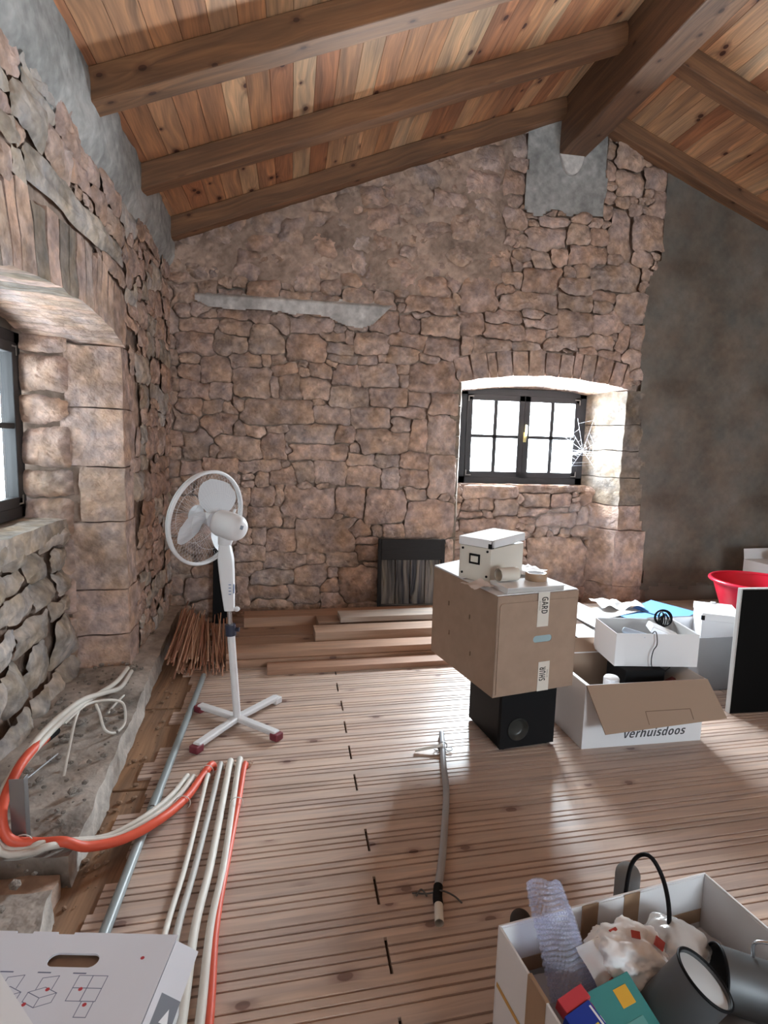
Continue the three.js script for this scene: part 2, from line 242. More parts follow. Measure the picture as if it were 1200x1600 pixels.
  const level = (u, v) => { const t = sstep(2.52, 2.72, v + 0.12 * N3(u * 2, 0.5) - 0.1 * Math.max(0, u - 0.9)) * sstep(1.95, 1.6, u); return lerp(-0.04 + 0.035 * fbm(u * 6, v * 6, 2, 3), 0.008 + 0.030 * fbm(u * 6, v * 8, 7, 3) + 0.022 * Math.abs(N3(u * 19, v * 24, 3)) - 0.03 * sstep(0.32, 0.5, Math.abs(N3(u * 3.4, v * 4.5, 12))), t) - 0.055 * sstep(2.525, 2.55, v) * sstep(2.64, 2.59, v + 0.05 * N3(u * 5, 8)) * sstep(-0.68, -0.5, u) * sstep(1.0, 0.8, u); };
  mk(gridGeo(-0.97, 3.3, 0, 4.2, 0.016, (u, v) => inGable(u, v) && !(u > 1.36 && u < 2.9 && v < archB(u) + 0.16) && u < concEdge(v) + 0.06, level, backMap, false), M.mortar, 'mortar', wall);
  mk(gridGeo(2.9, 5.42, 0.0, 4.2, 0.03, (u, v) => u > concEdge(v) - 0.015 && v > 0.2 + 0.06 * N3(u * 5, 3) && v < roofU(u) + 0.14, (u, v) => 0.022 + 0.016 * fbm(u * 2, v * 2, 1, 3) + 0.004 * fbm(u * 12, v * 12, 1, 2), backMap, false), M.render, 'render_coat', wall, 'smooth stained grey brown render');
  mk(gridGeo(1.7, 2.7, 3.2, 4.3, 0.02, (u, v) => patch(u, v) && v < roofU(u) + 0.14, (u, v) => 0.026 + 0.018 * fbm(u * 6, v * 6, 1, 3), backMap, false), M.cement, 'cement_patch', wall, 'grey cement patch under the ridge beam');
  { // white filler below the ridge beam and the white strip of old plaster
    const sh = new THREE.Shape(); sh.moveTo(2.11, 3.775); sh.lineTo(2.31, 3.775); sh.quadraticCurveTo(2.3, 3.68, 2.25, 3.64); sh.quadraticCurveTo(2.19, 3.61, 2.15, 3.68); sh.closePath();
    mk(new THREE.ExtrudeGeometry(sh, { depth: 0.02, bevelSize: 0.006, bevelThickness: 0.006, bevelSegments: 2 }).translate(0, 0, BZ + 0.025), M.plaster, 'white_filler', wall);
    const inStrip = (u, v) => { const top = 2.52 + 0.03 * sstep(-0.7, 0.2, u) + 0.012 * N3(u * 14, 3), bot = 2.412 - 0.08 * Math.exp(-Math.pow((u - 0.5) / 0.17, 2)) + 0.02 * N3(u * 11, 7) + 0.05 * sstep(-0.55, -0.72, u) + 0.10 * sstep(0.62, 0.8, u); return u > -0.72 && u < 0.79 && v < top && v > bot; };
    mk(gridGeo(-0.75, 0.82, 2.3, 2.6, 0.01, inStrip, (u, v) => 0.062 + 0.008 * fbm(u * 9, v * 9, 4, 2) - 0.05 * sstep(2.50, 2.54, v), backMap, false), M.plaster, 'plaster_strip', wall, 'strip of white plaster left on the stones');
  }
  // masonry behind the faces, closing the wall round the window opening
  const core = [box(2.95, 4.6, 0.56, -0.135, 2.2, -5.035), box(2.75, 4.6, 0.56, 4.42, 2.2, -5.035), box(1.76, 2.4, 0.56, 2.2, 3.42, -5.035), box(0.2, 2.3, 0.24, 1.42, 1.15, -5.2), box(0.4, 2.3, 0.24, 2.87, 1.15, -5.2), box(1.6, 1.09, 0.24, 2.1, 0.545, -5.2), box(1.6, 0.4, 0.24, 2.1, 2.16, -5.2)];
  mk(merge(core), M.core, 'masonry_core', wall);
  // splayed recess: quoins on both sides, wedge stones of the flat arch, parapet below the window
  const H = [0, 0.215, 0.725, 0.944, 1.19, 1.431, 1.654, 1.95];
  for (let i = 0; i + 1 < H.length; i++) {
    const y0 = H[i] + 0.004, y1 = H[i + 1] - 0.004, xr = lerp(3.17, 3.01, H[i] / 2) + rr(-0.02, 0.02), o = i === 1 ? 0.02 : 0;
    block((a, b, c) => [lerp(lerp(2.655, 2.868 - o, c), xr, a), lerp(y0, y1, b), lerp(-5.1, -4.682 + o, c)], i > 2 ? pick(dimmedStone) : pick(stoneMats), wall, 'stone', 0.02, [6, 8, 10]);
  }
  let y = 0; while (y < 1.93) { const h = Math.min(rr(0.18, 0.4), 1.96 - y), y0 = y + 0.003, y1 = y + h - 0.003; block((a, b, c) => [lerp(1.3, lerp(1.512, 1.388, c), a), lerp(y0, y1, b), lerp(-5.1, -4.70, c)], pick(dimmedStone), wall, 'stone', 0.012, [4, 6, 10]); y += h; }
  let x = 1.36; while (x < 2.86) {
    const w = Math.min(rr(0.07, 0.15), 2.9 - x), x0 = x + 0.003, x1 = x + w - 0.003, top = rr(0.18, 0.23), lean = (x + w / 2 - 2.13) * 0.16;
    block((a, b, c) => { const xx = lerp(x0, x1, a), yb = archB(xx) - 0.085 * (1 - c); return [xx + lean * b * 0.5, lerp(yb, archB(xx) + top, b), lerp(-5.1, -4.688, c)]; }, pick(stoneMats), wall, 'stone', 0.012, [4, 5, 7]); x += w;
  }
  const par = unflat([
    176, 102, 26.4, 3.5, 221, 96, 13.1, 6.2, 246, 95, 10.1, 5.5, 158, 90, 8.4, 4.6, 174, 92, 6, 4.2, 192, 89, 9.7, 7, 219, 85, 14.5, 4.3, 245, 88, 8.4, 2.4, 160, 82, 10.8,
    2.3, 166, 72, 16.8, 5.8, 194, 74, 9.8, 6.3, 213, 77, 7.4, 2, 241, 78, 19.3, 5.9, 168, 63, 13.7, 2.4, 244, 38, 31.3, 24.3, 267, 68, 7.7, 3.2, 236, 106, 30.7, 2.3, 272, 56,
    6, 4.8, 169, 48, 13.7, 7.9, 197, 39, 12.4, 17.6, 168, 27, 14.6, 10.4, 268, 81, 5.9, 7.2
  ]), parOK = (u, v) => u > 1.44 && u < 2.78 && v > 0.01 && v < 1.09;
  fillBoxes(par, parOK, 1.44, 2.78, 0, 1.09, 50, 0.024);
  const parMap = (u, v, w) => [u, v, -4.955 + w];
  askew(par); stoneWall(wall, par, parOK, parMap, false, stoneMats, { bulge: 0.03 });
  mk(gridGeo(1.40, 2.86, 0, 1.1, 0.02, () => true, (u, v) => -0.035 + 0.02 * fbm(u * 9, v * 9, 2, 2), parMap, false), M.mortar, 'mortar', wall);
  block((a, b, c) => [lerp(1.42, 2.74, a), lerp(1.035, 1.098, b), lerp(-5.1, -4.95, c)], stoneMats[0], wall, 'window_sill', 0.012, [24, 2, 4]);
}

// the 300 largest stones of a wall stay single parts, the small fill between them is one part
function limitStones(wall) {
  const all = wall.children.filter((m) => m.name === 'stone').map((m) => { m.geometry.computeBoundingBox(); const z = m.geometry.boundingBox.getSize(V(0, 0, 0)).toArray().sort((a, b) => b - a); return [z[0] * z[1], m]; }).sort((a, b) => b[0] - a[0]);
  const rest = all.slice(300).map((e) => e[1]); if (!rest.length) return;
  for (const m of rest) wall.remove(m);
  mk(merge(rest.map((m) => m.geometry)), stoneMats[2], 'small_stones', wall).userData.kind = 'stuff';
}
limitStones(scene.getObjectByName('wall_back'));

// windows: dark painted wooden casements, two leaves of four panes
function casement(name, label, w, h, pos, turn) {
  const g = struct(name, label); g.position.set(...pos); g.rotation.y = turn;   // local +z looks into the room, origin at the middle of the lower edge
  const F = 0.07, fr = [at(rbox(w, F, 0.08, 0.006), 0, F / 2, 0), at(rbox(w, F, 0.08, 0.006), 0, h - F / 2, 0), at(rbox(F, h, 0.08, 0.006), -w / 2 + F / 2, h / 2, 0), at(rbox(F, h, 0.08, 0.006), w / 2 - F / 2, h / 2, 0)];
  mk(merge(fr), M.frame, 'window_frame', g);
  for (const s of [-1, 1]) {
    const lw = w / 2 - F + 0.012, lh = h - 2 * F + 0.02, cx = s * (lw / 2), cy = h / 2, S = 0.055;
    const leaf = mk(merge([at(rbox(lw, S, 0.05, 0.005), cx, cy - lh / 2 + S / 2, 0.025), at(rbox(lw, S, 0.05, 0.005), cx, cy + lh / 2 - S / 2, 0.025), at(rbox(S, lh, 0.05, 0.005), cx - lw / 2 + S / 2, cy, 0.025), at(rbox(S, lh, 0.05, 0.005), cx + lw / 2 - S / 2, cy, 0.025)]), M.frame, 'window_leaf', g);
    mk(at(rbox(0.036, lh - 2 * S, 0.04, 0.003), cx, cy, 0.025), M.frame, 'glazing_bar', leaf); mk(at(rbox(lw - 2 * S, 0.03, 0.04, 0.003), cx, cy, 0.025), M.frame, 'glazing_bar', leaf);
    const pw = (lw - 2 * S - 0.022) / 2, phh = (lh - 2 * S - 0.022) / 2;
    for (const i of [-1, 1]) for (const j of [-1, 1]) mk(new THREE.PlaneGeometry(pw, phh).translate(cx + i * (pw / 2 + 0.011), cy + j * (phh / 2 + 0.011), 0.02), M.glass, 'pane', leaf);
    for (const e of [-1, 1]) mk(merge([at(rbox(0.05, 0.008, 0.004, 0.001), cx + s * (lw / 2 - 0.035), cy + e * (lh / 2 - 0.02), 0.052), at(rbox(0.008, 0.05, 0.004, 0.001), cx + s * (lw / 2 - 0.014), cy + e * (lh / 2 - 0.04), 0.052)]), std([0.3, 0.28, 0.26], 0.5, { metalness: 0.4 }), 'corner_plate', leaf);
  }
  const hd = mk(merge([at(rbox(0.028, 0.09, 0.012, 0.005), 0.01, h / 2, 0.056), rod([0.01, h / 2, 0.06], [0.01, h / 2, 0.085], 0.008), rod([0.01, h / 2 + 0.01, 0.085], [0.01, h / 2 + 0.11, 0.088], 0.008)]), M.brass, 'handle', g, 'brass window handle');
  return g;
}
casement('window_1', 'dark casement window with eight bright panes in the gable wall', 1.2, 0.86, [2.085, 1.095, -5.07], 0);

// ---------------------------------------------------------------- left wall with its own window recess
const LX = -0.95, Z0 = -3.46, Z1 = -1.85;
const archL = (z) => 2.03 - 0.10 * Math.pow((z + 2.66) / 0.8, 2);
{
  const wall = struct('wall_left', 'long rubble stone wall with an arched window recess and grey cement along its top');
  const map = (u, v, w) => [LX + w + 0.03 * sstep(0, 3, v), v, u];
  const openL = (u, v) => u > Z0 && u < Z1 && v < archL(u) + 0.27;
  const quoin = (u, v) => u > Z0 - 0.3 && u <= Z0 && v < 2.02;
  const ok = (u, v) => u > -4.74 && v > 0.03 && v < 2.76 + 0.05 * N3(u * 4, 6) && !openL(u, v) && !(quoin(u, v) && u > Z0 - 0.2 - 0.1 * Math.sin(v * 9));
  const boxes = [[-2.86, 2.39, 0.62, 0.055], [-3.75, 2.45, 0.2, 0.05], [-3.3, 2.3, 0.2, 0.03], [-2.7, 2.29, 0.28, 0.022]];
  let v = 0.02; while (v < 2.85) {
    const h = rr(0.10, 0.2); let u = -4.74 + rr(-0.1, 0.05);
    while (u < -0.9) {
      const w = rr(0.10, 0.34) * (h > 0.15 ? 1.15 : 1), cu = u + w / 2, cv = v + h / 2 + rr(-0.02, 0.02) + 0.05 * N3(cu * 1.3, v, 3);
      const clash = boxes.slice(0, 4).some((b) => Math.abs(b[0] - cu) < b[2] + w / 2 - 0.02 && Math.abs(b[1] - cv) < b[3] + h / 2 - 0.02);
      if (!clash) { if (rnd() < 0.25 && h > 0.12) { const s = rr(0.35, 0.65); boxes.push([cu, cv - h * (1 - s) / 2, w / 2 - 0.012, h * s / 2 - 0.01], [cu + rr(-0.02, 0.02), cv + h * s / 2, w / 2 - 0.02, h * (1 - s) / 2 - 0.01]); } else boxes.push([cu, cv, w / 2 - rr(0.008, 0.03), h / 2 - rr(0.006, 0.025)]); }
      u += w;
    } v += h;
  }
  fillBoxes(boxes, ok, -4.7, -1, 0.03, 2.7, 160, 0.026);
  askew(boxes); stoneWall(wall, boxes, ok, map, true, [...stoneMats, ...greyStone], { bulge: 0.012, proud: 0.008, gap: 0.0025, ruggedness: 0.55 });
  mk(gridGeo(-4.74, 3.3, 0, 2.9, 0.02, (u, q) => !(u > Z0 - 0.02 && u < Z1 + 0.02 && q < archL(u) + 0.1), (u, q) => -0.016 + 0.03 * fbm(u * 9, q * 9, 2, 3), map, true), M.mortar, 'mortar', wall);
  // cement along the wall head, lapping up between the rafters
  mk(gridGeo(-4.74, 3.3, 2.5, 3.06, 0.02, (u, q) => q > 2.665 + 0.045 * N3(u * 3, 6) + 0.035 * N3(u * 11, 2), (u, q) => 0.0 + 0.05 * sstep(0, 0.13, q - (2.665 + 0.045 * N3(u * 3, 6) + 0.035 * N3(u * 11, 2))) + 0.03 * fbm(u * 4, q * 4, 4, 3) , map, true), M.cement, 'cement_band', wall, 'grey cement along the top of the wall');
  mk(merge([box(0.5, 3.0, 1.5, -1.255, 1.5, -4.49), box(0.5, 3.0, 5.1, -1.255, 1.5, 0.78), box(0.5, 0.85, 2.0, -1.255, 2.6, -2.7), box(0.2, 1.0, 2.0, -1.6, 0.5, -2.7), box(0.2, 0.3, 2.0, -1.6, 2.06, -2.7)]), M.core, 'masonry_core', wall);
  const H = [0.02, 0.293, 0.562, 0.956, 1.267, 1.589, 1.93];
  for (let i = 0; i + 1 < H.length; i++) {
    const y0 = H[i] + 0.004, y1 = H[i + 1] - 0.004, zb = Z0 - rr(0.16, 0.3), xi = [-1.2, -1.22, -1.24, -1.16, -1.25, -1.22][i];
    block((a, b, c) => [lerp(xi, LX + 0.02, a), lerp(y0, y1, b), lerp(zb, Z0 + 0.035 * (1 - a), c)], pick([stoneMats[0], stoneMats[1], stoneMats[6]]), wall, 'stone', 0.014, [7, 6, 6]);
  }
  const rm = (u, q, w) => [u, q, -3.435 + w], rok = (u, q) => u > -1.47 && u < -1.2 && q > 0.05 && q < 1.97;
  const rb = []; let q = 0.05; while (q < 1.95) { const h = rr(0.06, 0.24); rb.push([-1.33 + rr(-0.02, 0.02), q + h / 2, rr(0.08, 0.115), h / 2 - 0.012]); q += h; }
  stoneWall(wall, rb, rok, rm, false, stoneMats, { gap: 0.009, bulge: 0.03 });
  mk(gridGeo(-1.5, -1.16, 0, 2.0, 0.03, () => true, (u, w) => -0.05 + 0.02 * fbm(u * 9, w * 9, 2, 2), rm, false), M.mortar, 'mortar', wall);
  let z = Z0 - 0.02; while (z < Z1) { // wedge stones of the arch, their undersides forming the soffit
    const w = Math.min(rr(0.06, 0.13), Z1 + 0.05 - z), z0 = z + 0.003, z1 = z + w - 0.003, top = rr(0.24, 0.29), lean = (z + w / 2 + 2.8) * 0.2;
    block((a, b, c) => { const zz = lerp(z0, z1, c), yb = archL(zz) + 0.03 * (1 - a); return [lerp(-1.42, LX + 0.04, a), lerp(yb, archL(zz) + top, b), zz + lean * b * 0.4]; }, pick([...stoneMats, ...dimmedStone]), wall, 'stone', 0.014, [9, 5, 3]); z += w;
  }
  block((a, b, c) => [lerp(-1.5, LX, a), lerp(0, 1.95, b), lerp(Z1, Z1 + 0.15, c)], stoneMats[2], wall, 'stone', 0.02, [6, 14, 3]);
  const pm = (u, w, k) => [-1.22 + k - 0.06 * w, w, u], pok = (u, w) => u > -3.44 && u < Z1 && w > 0.05 && w < 0.97, pb = [];
  fillBoxes(pb, pok, -3.44, Z1, 0.05, 0.97, 1, 0.02); pb.length = 0;
  q = 0.03; while (q < 0.95) { const h = rr(0.13, 0.27); let u = -3.45; while (u < Z1) { const w = rr(0.16, 0.42); pb.push([u + w / 2, q + h / 2 + rr(-0.03, 0.03), w / 2 - 0.012, h / 2 - rr(0.006, 0.02)]); u += w; } q += h; }
  askew(pb); stoneWall(wall, pb, pok, pm, true, greyStone, { gap: 0.006, bulge: 0.014, proud: 0.02, ruggedness: 1.8 });
  mk(gridGeo(-3.46, Z1, 0, 0.97, 0.025, () => true, (u, w) => -0.04 + 0.03 * fbm(u * 9, w * 9, 2, 2), pm, true), M.mortar, 'mortar', wall);
  block((a, b, c) => [lerp(-1.5, -1.22, a), lerp(0.88, 0.985, b), lerp(-3.44, Z1, c)], greyStone[1], wall, 'window_sill', 0.02, [5, 2, 20]);
  // the long concrete ledge at the foot of the wall
  const edge = (zz) => lerp(-0.70, -0.845, sstep(-1.9, -4.4, zz) * 0.4 + 0.6 * clamp((-1.9 - zz) / 2.5, 0, 1));
  const ledge = outward(defBox(16, 3, 70, rough((a, b, c) => { const zz = lerp(-4.68, -1.84, c); return [lerp(-1.3, edge(zz) + 0.012 * (1 - b), a), lerp(-0.03, 0.10, b), zz]; }, 0.026, 7)));
  mk(ledge, M.ledge, 'ledge', wall, 'rough grey concrete ledge at the foot of the wall');
  mk(outward(defBox(10, 3, 12, rough((a, b, c) => [lerp(-1.3, -0.69 + 0.03 * c, a), lerp(-0.03, 0.10, b), lerp(-1.7, -1.43, c)], 0.024, 7))), M.ledge, 'ledge', wall);
  mk(outward(defBox(10, 2, 4, rough((a, b, c) => [lerp(-1.3, -0.72, a), lerp(-0.05, 0.05, b), lerp(-1.84, -1.7, c)], 0.03, 9))), M.mortar, 'ledge_joint', wall);
  const chips = []; for (let i = 0; i < 260; i++) { const zz = rr(-3.5, -1.2), xx = rr(-1.15, edge(zz) - 0.03) , s = 0.004 + 0.016 * Math.pow(rnd(), 2.5); const g = new THREE.IcosahedronGeometry(s, 0); g.scale(1, 0.7, 1.2).rotateY(rr(0, 6)).translate(xx, 0.112 + s * 0.3, zz); chips.push(g); }
  const rub = mk(merge(chips), M.ledge, 'rubble_chips', wall); rub.userData.kind = 'stuff';
}
limitStones(scene.getObjectByName('wall_left'));
casement('window_2', 'dark casement window in the arched recess of the long stone wall', 1.5, 0.98, [-1.475, 0.99, -2.68], Math.PI / 2);

// ---------------------------------------------------------------- floor
const SK = -0.054;   // the boards run a little askew to the gable wall
function boardGeo(x0, x1, zc, w) {
  const prof = [], h = w / 2; prof.push([-h, -0.012], [-h, 0]);   // the joints are tight
  for (const c of [-0.029, 0, 0.029]) prof.push([c - 0.0042, 0], [c - 0.003, -0.007], [c + 0.003, -0.007], [c + 0.0042, 0]);
  prof.push([h, 0], [h, -0.012]);
  const pos = [], uv = [], idx = [], ou = rr(0, 9), ov = rr(0, 9);
  const quad = (a, b, c, d, ua, ub, uc, ud) => { const i = pos.length / 3; pos.push(...a, ...b, ...c, ...d); uv.push(...ua, ...ub, ...uc, ...ud); idx.push(i, i + 1, i + 2, i, i + 2, i + 3); };
  for (let i = 0; i + 1 < prof.length; i++) {
    const [za, ya] = prof[i], [zb, yb] = prof[i + 1], X = (x, y, z) => [x, y, zc + z + SK * x];
    quad(X(x0, ya, za), X(x0, yb, zb), X(x1, yb, zb), X(x1, ya, za), [x0 + ou, za + ov], [x0 + ou, zb + ov], [x1 + ou, zb + ov], [x1 + ou, za + ov]);
    for (const [xe, s] of [[x0, 1], [x1, -1]]) { const A = X(xe, ya, za), B = X(xe, yb, zb), C = X(xe, -0.022, zb), D = X(xe, -0.022, za); s > 0 ? quad(A, D, C, B, [ou, za + ov], [ou, za + ov], [ou, zb + ov], [ou, zb + ov]) : quad(A, B, C, D, [ou, za + ov], [ou, zb + ov], [ou, zb + ov], [ou, za + ov]); }
  }
  const g = new THREE.BufferGeometry(); g.setAttribute('position', new THREE.Float32BufferAttribute(pos, 3)); g.setAttribute('uv', new THREE.Float32BufferAttribute(uv, 2)); g.setIndex(idx); g.computeVertexNormals(); return g;
}
{
  const floor = struct('floor', 'pale pine floorboards laid grooved side up');
  const W = 0.1205, seamed = new Set([11, 13, 15, 17, 19, 21, 23]);
  for (let n = -13; n <= 52; n++) {
    const zc = -3.305 + W * (n + 0.5), start = zc > -4.6 ? -0.60 + rr(-0.05, 0.08) : -0.75, joint = n <= 9 ? n % 2 === 0 : seamed.has(n) || (n > 23 && n % 2 === 1);
    const cuts = joint ? [start, 0.287 + rr(-0.004, 0.004), 3.1 + rr(-0.1, 0.1), 5.42] : [start, 2.62 + rr(-0.01, 0.01), 5.42];
    for (let i = 0; i + 1 < cuts.length; i++) mk(boardGeo(cuts[i] + (i ? 0.0045 : 0), cuts[i + 1] - 0.0045, zc, W), pick(floorMats), 'floor_board', floor);
  }
  mk(box(6.9, 0.2, 8.5, 2.1, -0.122, -0.9), std([0.10, 0.07, 0.05], 1), 'subfloor', floor);
  for (let i = 0; i < 5; i++) mk(boxUV(at(rbox(0.33, 0.012, 0.72, 0.003), -0.66 + rr(-0.01, 0.01), -0.0165, -4.2 + i * 0.735), 2, 1, 1, rr(0, 5), rr(0, 5)), std([0.46, 0.27, 0.16], 0.8, { map: beamWood }), 'edge_board', floor);
  const crumbs = []; for (let i = 0; i < 150; i++) { const zz = rr(-3.6, -1.3), s = 0.003 + 0.010 * Math.pow(rnd(), 3); crumbs.push(new THREE.IcosahedronGeometry(s, 0).scale(1.3, 0.6, 1).rotateY(rr(0, 6)).translate(rr(-0.74, -0.60), -0.008 + s * 0.4, zz)); }
  const cr = mk(merge(crumbs), std([0.28, 0.18, 0.12], 1), 'wood_crumbs', floor); cr.userData.kind = 'stuff';
}

// ---------------------------------------------------------------- roof
const TH = Math.atan(SLOPE);
{
  const ceil = struct('ceiling', 'open timber roof of orange pine planks on brown rafters and a heavy ridge beam');
  const raft = [-4.64, -3.81, -2.93, -1.72, -0.7, 0.35, 1.4, 2.45], rh = 0.135;
  for (const z of raft) for (const s of [-1, 1]) {
    const L = 3.4, g = boxUV(rbox(L, rh, z === -2.93 ? 0.13 : 0.115, 0.008), 0, 1, 1, rr(0, 9), rr(0, 9)); g.translate(0, rh / 2, 0); g.rotateZ(s < 0 ? TH : -TH);
    const mx = s < 0 ? 0.56 : 3.88; g.translate(mx, roofU(mx), z); mk(g, pick(beamMats), 'rafter', ceil);
  }
  const lift = rh / Math.cos(TH) + 0.001, pw = 0.128, cuts = [[-4.9, -2.93, -0.7, 1.4, 3.3], [-4.9, -3.81, -1.72, 0.35, 2.45, 3.3]];
  for (const s of [-1, 1]) {
    const n = 27, x0 = s < 0 ? -1.08 : 5.52;
    for (let i = 0; i < n; i++) {
      const t = (i + 0.5) * pw * Math.cos(TH), x = s < 0 ? x0 + t : x0 - t, c = cuts[i % 2]; if (s < 0 ? x > 2.24 : x < 2.2) continue;
      for (let k = 0; k + 1 < c.length; k++) {
        const L = c[k + 1] - c[k] - 0.002, g = boxUV(rbox(pw - 0.0015, 0.02, L, 0.002, 1), 2, 1, 1, rr(0, 9), rr(0, 9)); g.translate(0, 0.01, 0); g.rotateZ(s < 0 ? TH : -TH); g.translate(x, roofU(x) + lift, (c[k] + c[k + 1]) / 2);
        mk(g, pick(ceilMats), 'ceiling_plank', ceil);
      }
    }
    const g = new THREE.BoxGeometry(3.9, 0.06, 8.9); g.rotateZ(s < 0 ? TH : -TH); const mx = s < 0 ? 0.48 : 3.96; g.translate(mx, roofU(mx) + lift + 0.062, -0.95); mk(g, M.core, 'roof_deck', ceil);
  }
  mk(boxUV(at(rbox(0.22, 0.52, 8.2, 0.012), 2.22, 3.775 + 0.26, -0.78), 2, 1, 1), ridgeMat, 'ridge_beam', ceil, 'heavy dark ridge beam');
}

// ---------------------------------------------------------------- the two walls out of view
{
  const r = struct('wall_right', 'plain rendered long wall out of view'); mk(box(0.4, 3.2, 8.5, 5.62, 1.5, -0.9), M.render, 'render_coat', r);
  const b = struct('wall_rear', 'rear gable wall with an added window for fill light'); mk(merge([box(3.05, 4.6, 0.4, 0.175, 2.3, 3.4), box(2.5, 4.6, 0.4, 4.75, 2.3, 3.4), box(1.8, 0.9, 0.4, 2.6, 0.45, 3.4), box(1.8, 2.4, 0.4, 2.6, 3.4, 3.4)]), M.plaster, 'plaster_face', b);
}
casement('window_added_3', 'casement window added for fill light in the unseen rear wall', 1.8, 1.3, [2.6, 0.9, 3.3], Math.PI);  // unseen window, put in to bring fill light from behind
// added wall, put outside to keep the bright sky out of the side window
{ const n = struct('wall_sky_block', 'added wall that blocks the sky outside the side window'); mk(box(0.3, 7, 12, -4.6, 3.2, -2.8), std([0.30, 0.33, 0.33], 0.95, { map: mudMap }), 'render_coat', n); }

// ---------------------------------------------------------------- materials of the things
const ink = (c, r) => new THREE.MeshPhysicalMaterial({ color: lin(...c), roughness: r, specularIntensity: 0.25 });
const T = {
  white: std([0.72, 0.72, 0.74], 0.45), whiteSoft: std([0.78, 0.78, 0.80], 0.8), cream: std([0.66, 0.62, 0.55], 0.5), darkRed: std([0.19, 0.03, 0.045], 0.5), black: ink([0.007, 0.007, 0.008], 0.5), blackMatt: ink([0.012, 0.012, 0.013], 0.8),
  chrome: std([0.6, 0.6, 0.62], 0.25, { metalness: 1 }), navy: std([0.02, 0.025, 0.05], 0.4), card: std([0.42, 0.295, 0.22], 0.85, { map: mudMapSoft() }), cardDark: std([0.33, 0.235, 0.175], 0.9), whiteCard: std([0.76, 0.76, 0.78], 0.7), greyCard: std([0.50, 0.49, 0.48], 0.85),
  paleBlue: std([0.13, 0.34, 0.70], 0.6), red: std([0.62, 0.016, 0.045], 0.3), orange: std([0.72, 0.10, 0.05], 0.5), cableWhite: std([0.68, 0.65, 0.60], 0.55), cableGrey: std([0.50, 0.49, 0.47], 0.55), pvc: std([0.26, 0.30, 0.31], 0.4), steel: std([0.33, 0.34, 0.35], 0.35, { metalness: 0.85 }), darkSteel: std([0.12, 0.125, 0.13], 0.5, { metalness: 0.5 }),
  bubble: new THREE.MeshPhysicalMaterial({ color: 0xf4f6ff, roughness: 0.12, transmission: 0.86, thickness: 0, ior: 1.45, side: THREE.DoubleSide }),
  film: new THREE.MeshPhysicalMaterial({ color: 0xffffff, roughness: 0.2, transmission: 0.6, thickness: 0, ior: 1.4, side: THREE.DoubleSide }),
  web: std([0.75, 0.75, 0.78], 0.9, { transparent: true, opacity: 0.15, side: THREE.DoubleSide }), thread: std([0.75, 0.75, 0.78], 0.9, { transparent: true, opacity: 0.6 }),
  teal: std([0.05, 0.26, 0.26], 0.4), tape: std([0.36, 0.235, 0.15], 0.4), fabricGrey: std([0.20, 0.20, 0.20], 0.9),
};
function mudMapSoft() { return dataTex(256, 256, (u, v) => { const k = 0.92 + 0.08 * (oC(u, v) - 0.5); return [k, k, k]; }); }
const timber = [[0.62, 0.36, 0.235], [0.56, 0.31, 0.20], [0.70, 0.46, 0.33], [0.50, 0.30, 0.20], [0.78, 0.64, 0.54]].map((c) => std(c, 0.6, { map: floorWood }));
function canvasTex(w, h, draw) { const c = document.createElement('canvas'); c.width = w; c.height = h; const x = c.getContext('2d'); draw(x, w, h); const t = new THREE.CanvasTexture(c); t.colorSpace = THREE.SRGBColorSpace; t.magFilter = THREE.LinearFilter; return t; }
const onto = (m) => (g) => g.applyMatrix4(m);

